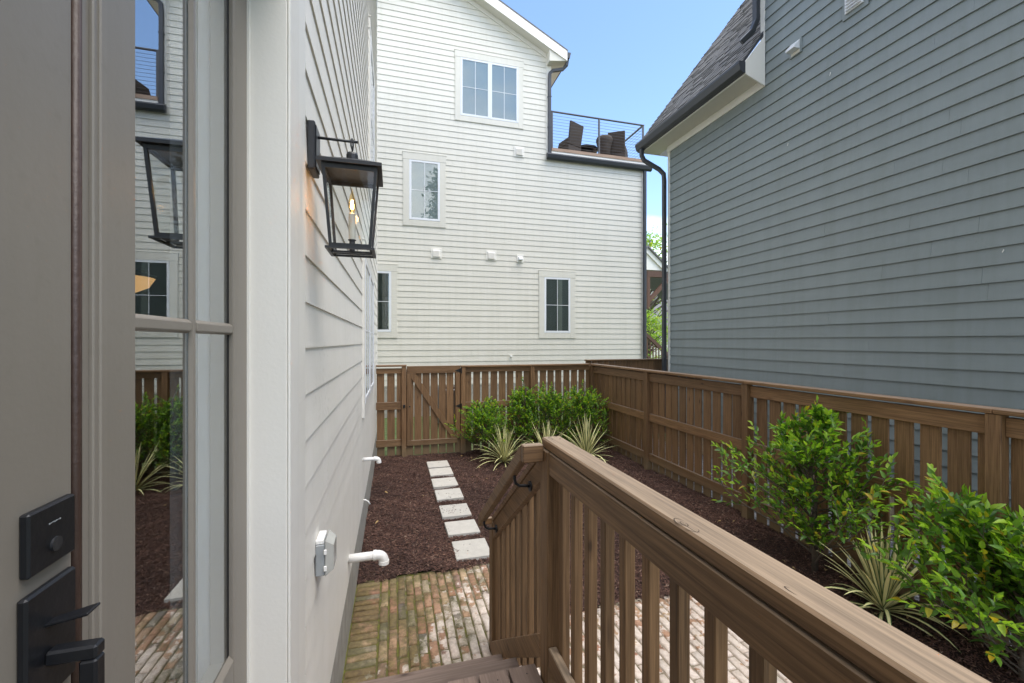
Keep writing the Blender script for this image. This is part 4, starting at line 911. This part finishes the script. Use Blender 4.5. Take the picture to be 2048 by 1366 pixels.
# split-face block foundation
blk, _ = MB().box(0, 0.03, -0.197, 0.197, 0, 0.197).mesh('foundation_block', M['block'], 0.008, origin=(0,0,0))
for r_ in range(2):
    y = -0.5 + (0.2 if r_ else 0)
    while y < 8.0: inst(blk, 'foundation_block', GH, (GX+0.012+random.uniform(0,.006), y, -0.03+r_*0.203)); y += 0.403
box('foundation', M['concrete'], GH, GX+0.043, 11, -2.5, 8.08, -0.1, 0.379)
box('corner_board', M['trim'], GH, GX-0.022, GX+.006, 8.077, 8.15, 0.38, 6.36, 0.002); box('corner_board', M['trim'], GH, GX+.0065, GX+.1, 8.101, 8.152, 0.38, 6.36)
box('corner_board', M['trim'], GH, GX-0.022, GX+.006, 5.602, 5.68, 6.95, 10.8, 0.002); box('corner_board', M['trim'], GH, GX+.0065, GX+.1, 5.661, 5.682, 6.95, 10.8)
box('frieze_board', M['trim'], GH, GX-0.028, GX+.004, 5.60, 8.17, 6.362, 6.498, 0.002)
box('soffit', M['soffit'], GH, 5.46, GX+.05, 5.615, 8.58, 6.50, 6.52)
box('fascia', M['trim'], GH, 5.44, 5.459, 5.615, 8.58, 6.49, 6.70)
MB().prism([(5.44, 5.585, 6.49), (GX-0.024, 5.585, 6.36), (GX-0.024, 5.585, 7.18), (5.44, 5.585, 6.70)], (0, 0.028, 0)).build('eave_return', M['trim'], GH, 0.002)
MB().prism([(5.44, 8.56, 6.49), (GX+0.3, 8.56, 6.49), (GX+0.3, 8.56, 7.17), (5.44, 8.56, 6.70)], (0, 0.028, 0)).build('eave_return', M['trim'], GH, 0.002)
ggp = [(0, 6.69), (-0.125, 6.69), (-0.13, 6.65), (-0.10, 6.55), (-0.05, 6.51), (0, 6.51)]
MB().prism([(5.438+dx, 5.59, z_) for dx, z_ in ggp], (0, 3.04, 0)).build('gutter', M['gutter'], GH)
downspout(GH, [(5.375, 8.46, 6.52), (5.375, 8.46, 6.38), (5.42, 8.43, 6.26), (5.68, 8.25, 6.02), (5.755, 8.19, 5.90), (5.765, 8.185, 5.75), (5.765, 8.185, 0.2)], 0.075, 0.085)
downspout(GH, [(5.72, 5.66, 10.8), (5.72, 5.66, 7.45), (5.68, 5.70, 7.30), (5.56, 5.80, 7.16)], 0.085, 0.085)
# steep shingle roof in courses
slp = 1.32; x0r, z0r = 5.40, 6.70
rfm = MB(); rsl = random.Random(3)
nrm = Vector((-slp, 0, 1)).normalized(); upv = Vector((1, 0, slp)).normalized()
n_c = 42; ce = 0.125
for k in range(n_c):
    y = 5.62 + rsl.uniform(-.3, 0)
    while y < 8.66:
        wtab = rsl.uniform(0.12, 0.34); ya, yb = max(y, 5.62), min(y+wtab-0.004, 8.66); y += wtab
        if yb - ya < 0.02: continue
        lift = 0.012 + (0.010 if rsl.random() < 0.45 else 0)
        b0 = Vector((x0r, 0, z0r)) + upv*(k*ce - 0.01) + nrm*lift; t0 = Vector((x0r, 0, z0r)) + upv*((k+1)*ce+0.02) + nrm*0.004
        bb = Vector((x0r, 0, z0r)) + upv*(k*ce - 0.01) - nrm*0.002
        rfm.add([(b0.x, ya, b0.z), (b0.x, yb, b0.z), (t0.x, yb, t0.z), (t0.x, ya, t0.z), (bb.x, ya, bb.z), (bb.x, yb, bb.z)], [(0,3,2,1),(0,1,5,4),(0,4,3),(1,2,5)])
rb = Vector((x0r, 0, z0r)) + upv*(n_c*ce)
rdk = MB().prism([(x0r, 5.62, z0r-.003), (rb.x, 5.62, rb.z-.003), (rb.x, 5.62, rb.z-0.06), (x0r, 5.62, z0r-0.06)], (0, 3.02, 0)).build('roof', M['gutter'], GH)
tag(rfm.build('shingle_courses', M['shingle'], rdk), kind='stuff')
# vents on the slate wall
v = box('vent', M['gray_trim'], GH, GX-0.028, GX-.003, 4.945, 5.145, 6.50, 6.735, 0.003)
MB().prism([(GX-0.029, 4.965, 6.705), (GX-0.029, 4.965, 6.56), (GX-0.14, 4.965, 6.56), (GX-0.14, 4.965, 6.59)], (0, 0.15, 0)).build('hood', M['vinyl'], v, 0.004)
box('hood_throat', M['soffit'], v, GX-0.034, GX-0.0285, 4.97, 5.11, 6.515, 6.557)
v = box('vent', M['gray_trim'], GH, GX-0.028, GX-.003, 4.02, 4.345, 6.50, 7.02, 0.003)
box('vent_frame', M['vinyl'], v, GX-0.05, GX-0.0285, 4.07, 4.30, 6.56, 6.98, 0.003)
for q in range(9): MB().prism([(GX-0.051, 4.09, 6.585+q*0.042), (GX-0.075, 4.09, 6.580+q*0.042), (GX-0.051, 4.09, 6.612+q*0.042)], (0, 0.19, 0)).build('louver', M['vinyl'], v)
# paint drips and bird marks on the slate wall
mk = MB(); rs2 = random.Random(9)
for (y_, z_) in ((4.52, 5.88), (5.18, 5.20), (2.78, 3.08)):
    h_ = rs2.uniform(.03, .08); mk.add([(GX-0.0215, y_, z_), (GX-0.0215, y_+.005, z_+.01), (GX-0.0205, y_-.006, z_+h_), (GX-0.0205, y_-.014, z_+h_-.01)], [(0,1,2,3)])
mk.build('paint_drip', M['trim'], GH)

# ------------------------------------------------------------------ far things in the gap between the houses
FH = empty('house', (15, 22, 0), 'cream gabled porch house glimpsed in the gap between the two houses', 'house')
def fg(x, z, y=20): return (x, y, z)
MB().prism([fg(12.6, 6.75), fg(13.0, 7.2), fg(13.2, 7.2), fg(15.8, 4.9), fg(15.8, 4.6), fg(13.0, 6.95)], (0, 0.3, 0)).build('rake_fascia', M['trim'], FH)
MB().prism([fg(12.5, 6.75, 19.9), fg(13.05, 7.32, 19.9), fg(16, 4.8, 19.9), fg(16, 4.72, 19.9), fg(13.05, 7.22, 19.9), fg(12.5, 6.68, 19.9)], (0, 3, 0)).build('roof', M['shingle'], FH)
MB().prism([fg(12.5, 6.05, 20.1), fg(15.8, 6.05, 20.1), fg(14.6, 6.1, 20.1), fg(13.0, 7.0, 20.1), fg(12.5, 6.5, 20.1)], (0, 0.2, 0)).build('gable_wall', M['trim'], FH)
box('wall', M['white'], FH, 9.0, 13.02, 20.2, 24, 0, 6.0)
box('beam', M['bracket_wood'], FH, 13.05, 15.5, 20.0, 20.2, 5.66, 5.98); box('bracket_post', M['bracket_wood'], FH, 13.05, 13.22, 20.0, 20.2, 3.95, 5.655)
MB().prism([fg(13.21, 4.25, 20.02), fg(13.21, 4.55, 20.02), fg(14.3, 5.655, 20.02), fg(14.6, 5.655, 20.02)], (0, 0.15, 0)).build('bracket', M['bracket_wood'], FH)
RH = empty('house', (26, 36, 0), 'distant house with grey shingle roof seen below the wooden bracket', 'house')
MB().prism([(20, 34, 3.6), (30, 34, 3.6), (30, 40, 8.6), (20, 40, 8.6)], (0, 0.1, -0.2)).build('roof', M['shingle'], RH)
box('wall', M['soffit'], RH, 20.5, 29.5, 34.6, 40, -0.1, 3.5); box('gutter', M['gutter'], RH, 20, 30, 33.88, 33.99, 3.42, 3.58)
SR = empty('stair_railing', (13.4, 17, 0), 'brown stair railing sloping down in the gap between the houses', 'railing')
MB().prism([(10.9, 17, 2.75), (12.6, 17, 1.35), (12.6, 17, 1.15), (10.9, 17, 2.55)], (0, 0.1, 0)).build('top_rail', M['bracket_wood'], SR); MB().prism([(10.9, 17, 1.75), (12.6, 17, 0.35), (12.6, 17, 0.25), (10.9, 17, 1.65)], (0, 0.1, 0)).build('bottom_rail', M['bracket_wood'], SR)
for k in range(11):
    x = 10.95+k*0.15; t_ = 2.6 - (x-10.9)*0.82; box('baluster', M['bracket_wood'], SR, x, x+0.045, 17.03, 17.07, t_-0.95, t_)

# ------------------------------------------------------------------ plants
LEAF2D = [(0, 0), (0.26, -0.20), (0.62, -0.17), (1.0, 0), (0.62, 0.17), (0.26, 0.20), (0.30, 0), (0.64, 0)]
LEAFF = [(0, 1, 6), (1, 2, 7, 6), (2, 3, 7), (0, 6, 5), (6, 7, 4, 5), (7, 3, 4)]
def leaf_verts(L, fold, droop):
    out = []
    for (a, b) in LEAF2D:
        z = abs(b)*L*fold - droop*L*a*a; out.append(Vector((a*L, b*L*1.05, z)))
    return out
leaf_meshes = {}
for key in ('leaf', 'leaf_young'):
    leaf_meshes[key] = []
    for s_ in range(3):
        me = bpy.data.meshes.new('leaf'); me.from_pydata([tuple(v) for v in leaf_verts(1.0, 0.5+0.25*s_, 0.05+0.13*s_)], [], LEAFF); me.materials.append(M[key])
        me.polygons.foreach_set('use_smooth', [True]*len(me.polygons)); leaf_meshes[key].append(me)

def shrub(name, base, h, label, branches, leafL, group=None, seed=1, individual=0, twigs=(6, 9), cat='shrub', spread_up=0.9, leaves_per=11, mats=('leaf', 'leaf_young')):
    """branches: list of (height fraction on stem, azimuth, length, rise); each carries twigs with alternate leaves"""
    r = random.Random(seed); T = empty(name, base, label, cat, group); B = Vector(base)
    wd = MB(); leaves = []
    stem = [B + Vector((0, 0, -0.03))]; n = 7
    for i in range(1, n+1): stem.append(B + Vector((r.uniform(-.02, .02)*i*.5, r.uniform(-.02, .02)*i*.5, h*0.93*i/n)))
    wd.tube(stem, [0.016*h*(1-0.8*i/n)+0.002 for i in range(n+1)], 7)
    def on_stem(t):
        k = min(n-1, int(t*n)); f = t*n-k; return stem[k].lerp(stem[k+1], f)
    def put_leaves(p0, d, L, count, tipy):
        side = d.cross(Vector((0, 0, 1)));
        if side.length < 0.05: side = Vector((1, 0, 0))
        side.normalize(); up = side.cross(d).normalized()
        for q in range(count):
            t = 0.12 + 0.88*(q+1)/count; pos = p0 + d*(L*t); ang = q*2.4 + r.uniform(-.4, .4)
            out = (side*math.cos(ang) + up*math.sin(ang)); tip = q >= count-3
            ld_ = (d*r.uniform(0.55, 1.0) + out*r.uniform(0.55, 0.95) + Vector((0, 0, r.uniform(-.1, .3)))).normalized() if not tip else (d + out*r.uniform(.15, .5)).normalized()
            nr = (Vector((0, 0, 1)) + out*0.5 + Vector((r.uniform(-.4, .4), r.uniform(-.4, .4), 0)))
            xa = ld_; ya = nr.cross(xa)
            if ya.length < 0.05: continue
            ya.normalize(); za = xa.cross(ya)
            young = tip and r.random() < tipy or r.random() < 0.16
            leaves.append((pos, xa, ya, za, leafL*r.uniform(0.7, 1.15)*(0.85 if tip else 1), young))
    def branch(p, d, L, rr, depth, tipy):
        pts = [p]; dd = d.copy(); m_ = 5
        for i in range(m_):
            dd = (dd + Vector((r.uniform(-.12, .12), r.uniform(-.12, .12), 0.10*spread_up))).normalized(); pts.append(pts[-1] + dd*(L/m_))
        wd.tube(pts, [rr*(1-0.75*i/m_) for i in range(m_+1)], 5, cap=False)
        nt = r.randint(*twigs) if depth == 0 else 0
        for k in range(nt):
            t = 0.22 + 0.78*(k+r.random()*.6)/nt; i = min(m_-1, int(t*m_)); q = pts[i].lerp(pts[i+1], t*m_-i)
            az = k*2.4 + r.uniform(-.5, .5); loc = (pts[i+1]-pts[i]).normalized(); sd_ = loc.cross(Vector((0, 0, 1))); sd_ = sd_.normalized() if sd_.length > .05 else Vector((1, 0, 0)); u_ = sd_.cross(loc)
            td = (loc*0.75 + (sd_*math.cos(az)+u_*math.sin(az))*0.75 + Vector((0, 0, 0.35))).normalized()
            TL = L*r.uniform(0.22, 0.42)*(1.1-0.4*t) + 0.04
            wd.tube([q, q+td*TL*.5+Vector((0, 0, .006)), q+td*TL], [rr*.4, rr*.28, rr*.12], 4, cap=False)
            put_leaves(q, td, TL, max(5, int(leaves_per*r.uniform(.75, 1.2))), tipy)
        put_leaves(pts[1], (pts[-1]-pts[1]).normalized(), (pts[-1]-pts[1]).length, leaves_per, tipy)
    for (t, az, L, rise) in branches:
        d = Vector((math.cos(az), math.sin(az), rise)).normalized()
        branch(on_stem(t), d, L, 0.007*h**.5*(1.15-t*.6), 0, 0.95)
    put_leaves(stem[-3], (stem[-1]-stem[-3]).normalized(), (stem[-1]-stem[-3]).length*1.08, leaves_per+5, 1.0)
    wd.build('stem', M['bark'], T, smooth=True)
    cv = Vector((0, 0, 2.2))
    if individual:
        leaves.sort(key=lambda q: (q[0]-cv).length - q[4]*2)
        for (pos, xa, ya, za, L, yg) in leaves[:individual]:
            mt = Matrix((xa, ya, za)).transposed().to_4x4()
            o = bpy.data.objects.new('leaf', r.choice(leaf_meshes['leaf_young' if yg else 'leaf'])); place(o, T, pos); o.rotation_euler = mt.to_euler(); o.scale = (L, L, L)
        leaves = leaves[individual:]
    fm = MB()
    for (pos, xa, ya, za, L, yg) in leaves:
        fm.add([pos + xa*v.x + ya*v.y + za*v.z for v in leaf_verts(L, r.uniform(.4, 1.0), r.uniform(0, .3))], LEAFF, 1 if yg else 0)
    fo = fm.build('foliage', [M[mats[0]], M[mats[1]]], T, smooth=True); fo['kind'] = 'stuff'
    return T
def cone_branches(n, lmax, seed, t0=0.06, t1=0.92, rise=(0.45, 1.0), taper=0.75, az0=0, flat=None):
    r = random.Random(seed); out = []
    for k in range(n):
        t = t0 + (t1-t0)*(k+0.5)/n; L = lmax*(1-taper*t**1.3)*r.uniform(.75, 1.12); az = az0 + k*2.399 + r.uniform(-.3, .3)
        if flat: L *= 1 - flat[1]*abs(math.cos(az-flat[0]))
        out.append((t, az, L, r.uniform(*rise) + t*0.5))
    return out
def bush_branches(n, lmax, seed, leaders, taper=0.5, flat=None, rise=(0.15, 0.85)):
    r = random.Random(seed); out = []
    for k in range(n):
        t = 0.05 + 0.62*((k+0.5)/n)**1.1; L = lmax*(1-taper*(k/n))*r.uniform(.6, 1.15); az = k*2.399 + r.uniform(-.5, .5)
        if flat: L *= 1 - flat*abs(math.cos(az))
        out.append((t, az, L, r.uniform(*rise) + 0.5*k/n))
    for (t, az, L, rise) in leaders: out.append((t, az, L, rise))
    return out
def fan_branches(n, lmax, seed):      # espaliered by the fence: long limbs mostly along it
    r = random.Random(seed); out = []
    for k in range(n):
        f = k/n; side = 90 if k % 2 else 270; az = rad(side + r.gauss(0, 26)); L = lmax*(1-0.62*f)*r.uniform(.55, 1.08)
        out.append((0.05 + 0.62*f, az, L, r.uniform(0.12, 0.75) + 0.45*f))
    for k in range(9): out.append((r.uniform(.1, .6), rad(r.uniform(140, 220)), r.uniform(.3, .5), r.uniform(.2, 1.0)))
    for q in ((0.66, 95, 0.34, 1.5), (0.70, 265, 0.36, 1.3), (0.76, 100, 0.24, 1.8), (0.80, 280, 0.24, 1.6), (0.86, 180, 0.16, 2.0)): out.append((q[0], rad(q[1]), q[2], q[3]))
    return out
G4 = 'shrubs in the fence corner'
shrub('shrub', (1.66, 8.0, 0.0), 1.14, 'leafy green shrub nearest the gate, leftmost of the corner group', bush_branches(30, 0.82, 1, [(0.5, rad(20), 0.52, 2.6), (0.45, rad(190), 0.42, 2.2), (0.4, rad(100), 0.40, 3.0)]), 0.062, G4, 21, leaves_per=11)
shrub('shrub', (2.46, 8.05, 0.0), 1.56, 'tallest corner shrub with pointed top against the back fence post', bush_branches(30, 0.76, 2, [(0.62, rad(10), 0.36, 2.2), (0.60, rad(200), 0.34, 2.6), (0.7, rad(120), 0.26, 2.4), (0.5, rad(170), 0.44, 1.8)], taper=0.62), 0.062, G4, 22, leaves_per=11)
shrub('shrub', (3.06, 7.92, 0.02), 1.44, 'dense green corner shrub between the tallest shrub and the fence corner shrub', bush_branches(31, 0.84, 3, [(0.55, rad(30), 0.36, 2.0), (0.5, rad(150), 0.50, 2.3), (0.6, rad(270), 0.34, 2.6)]), 0.062, G4, 23, leaves_per=11)
shrub('shrub', (3.66, 7.80, 0.04), 1.43, 'green shrub in the fence corner, rightmost of the corner group', bush_branches(31, 0.80, 4, [(0.55, rad(80), 0.44, 2.4), (0.55, rad(210), 0.40, 2.0), (0.5, rad(330), 0.42, 1.7)]), 0.062, G4, 24, leaves_per=11)
shrub('shrub', (3.80, 3.09, 0.06), 1.67, 'open branching green shrub standing alone against the side fence', 
      fan_branches(36, 1.22, 5),
      0.076, None, 31, individual=300, twigs=(5, 7), leaves_per=9)
shrub('shrub', (3.80, 1.72, 0.05), 1.0, 'large glossy green shrub at the right edge of the picture', bush_branches(44, 0.92, 6, [(0.5, rad(100), 0.5, 2.0), (0.55, rad(30), 0.45, 2.2), (0.5, rad(200), 0.5, 1.8), (0.6, rad(300), 0.4, 2.2)], taper=0.35), 0.080, None, 33, individual=300, twigs=(6, 9), leaves_per=11)
# leaves dropped on the mulch
rl_ = random.Random(77); lm = MB()
for k in range(46):
    x, y = (rl_.uniform(1.2, 4.0), rl_.uniform(6.6, 8.2)) if k < 22 else (rl_.uniform(3.2, 4.05), rl_.uniform(1.5, 4.2)) if k < 38 else (rl_.uniform(-.2, 3), rl_.uniform(4.3, 8))
    if not in_mulch(x, y): continue
    q = Euler((rl_.uniform(-.5, .5), rl_.uniform(-.5, .5), rl_.uniform(0, 6.28))).to_matrix(); o3 = Vector((x, y, hill(x, y)+0.024))
    lm.add([o3 + q @ v_ for v_ in leaf_verts(rl_.uniform(.04, .065), 0.8, 0.4)], LEAFF)
tag(lm.build('leaf_litter', paint('dry_leaf', (0.36, 0.24, 0.10), 0.7, 0.4, 9.0, 0.0), smooth=True), 'scattered dry tan leaves fallen on the mulch', 'fallen leaves', kind='stuff')

def blade_mesh(L, W, bend, seed):
    r = random.Random(seed); mb = MB(); n = 8; uv = []
    for i in range(n+1):
        t = i/n; a = bend*t*t
        ang = bend*t**1.6; xx = L*t*math.cos(ang*.55); zz = -L*t*math.sin(ang*.55)*0.9
        ww = W*(0.55 + 0.45*math.sin(min(1, t*1.7)*math.pi/2))*(1 - max(0, (t-.45)/.55)**1.6) + 0.0006
        for s_ in (-1, 0, 1): mb.v.append((xx, s_*ww/2, zz + (0 if s_ == 0 else ww*0.22))); uv.append((0.5+0.5*s_, t))
    for i in range(n):
        b = i*3; mb.f += [(b, b+1, b+4, b+3), (b+1, b+2, b+5, b+4)]; mb.mi += [0, 0]
    mb.uv = uv; me, _ = mb.mesh('blade', M['yucca'], smooth=True, origin=(0,0,0)); return me
blades = [blade_mesh(1.0, 0.058, b, i) for i, b in enumerate((0.05, 0.15, 0.35, 0.7, 1.3, 2.1))]
def yucca(base, size, n, label, seed, wide=1.0):
    r = random.Random(seed); T = empty('yucca', base, label, 'yucca', 'striped yuccas in the mulch')
    for k in range(n):
        t = (k+0.5)/n; el = rad(87 - 80*t**1.25 + r.uniform(-7, 7)); az = k*2.399 + r.uniform(-.3, .3); L = size*r.uniform(0.78, 1.1)*(1 - 0.15*t)
        me = blades[min(5, max(0, int(t*4.6 + r.uniform(-1, 1.2))))]
        inst(me, 'blade', T, (base[0]+.012*math.cos(az), base[1]+.012*math.sin(az), base[2]+0.02+0.05*(1-t)), (0, -el, az), (L, L*r.uniform(.85, 1.1)*wide, L))
    return T
yucca((1.93, 7.45, 0.0), 0.68, 72, 'fullest yellow and green striped yucca, left of the handrail top', 41, 1.0)
yucca((2.72, 7.40, 0.0), 0.72, 54, 'striped yucca half hidden behind the top of the porch railing post', 42, 1.0)
yucca((3.42, 7.20, 0.03), 0.76, 64, 'striped yucca nearest the fence corner, right of the porch post', 43, 1.0)
yucca((3.72, 2.46, 0.05), 0.62, 60, 'large striped yucca between the two near shrubs by the side fence', 44, 1.25)

def tree(name, base, h, cr, label, seed, n_clump, leaf, leaves, mat='leaf_tree', cone=False):
    r = random.Random(seed); T = empty(name, base, label, 'tree'); B = Vector(base); wd = MB(); fm = MB()
    top = B + Vector((0, 0, h)); wd.tube([B, B.lerp(top, .5)+Vector((.1, .1, 0)), B.lerp(top, .92)], [h*.025, h*.015, h*.004], 8)
    for k in range(n_clump):
        t = r.uniform(.25, .98) if not cone else r.uniform(.1, 1.0)
        rad_ = cr*(1-t)**0.8*1.1 if cone else cr*math.sin(min(1, (t-.15)*1.25)*math.pi)**.6
        az = r.uniform(0, 6.283); q = r.uniform(.35, 1.0)**.5; c = B + Vector((math.cos(az)*rad_*q, math.sin(az)*rad_*q, h*t))
        wd.tube([B + Vector((0, 0, h*max(.12, t-.18))), c], [h*.006, h*.0015], 4, cap=False)
        cs = r.uniform(.12, .22)*cr
        for i in range(leaves):
            p = c + Vector((r.gauss(0, cs), r.gauss(0, cs), r.gauss(0, cs*.7))); xa = Vector((r.gauss(0, 1), r.gauss(0, 1), r.gauss(0, .6))).normalized(); ya = xa.cross(Vector((r.gauss(0, .5), r.gauss(0, .5), 1))).normalized(); L = leaf*r.uniform(.6, 1.2)
            fm.add([p, p+xa*L*.5-ya*L*.28, p+xa*L, p+xa*L*.5+ya*L*.28], [(0,1,2,3)])
    wd.build('trunk', M['bark'], T, smooth=True); o = fm.build('crown', M[mat], T); o['kind'] = 'stuff'; return T
tree('tree', (18.6, 28.5, -0.07), 10.6, 3.4, 'sunlit yellow green tree rising behind the cream gable', 61, 90, 0.24, 60)
tree('tree', (12.2, 18.6, -0.07), 3.6, 1.5, 'bright green bush at the foot of the gap between the houses', 62, 60, 0.13, 60)
tree('conifer', (4.5, -16.0, -0.07), 18.5, 2.8, 'dark conifer behind the viewer, reflected in the upper window', 63, 170, 0.45, 40, 'leaf_dark', True)
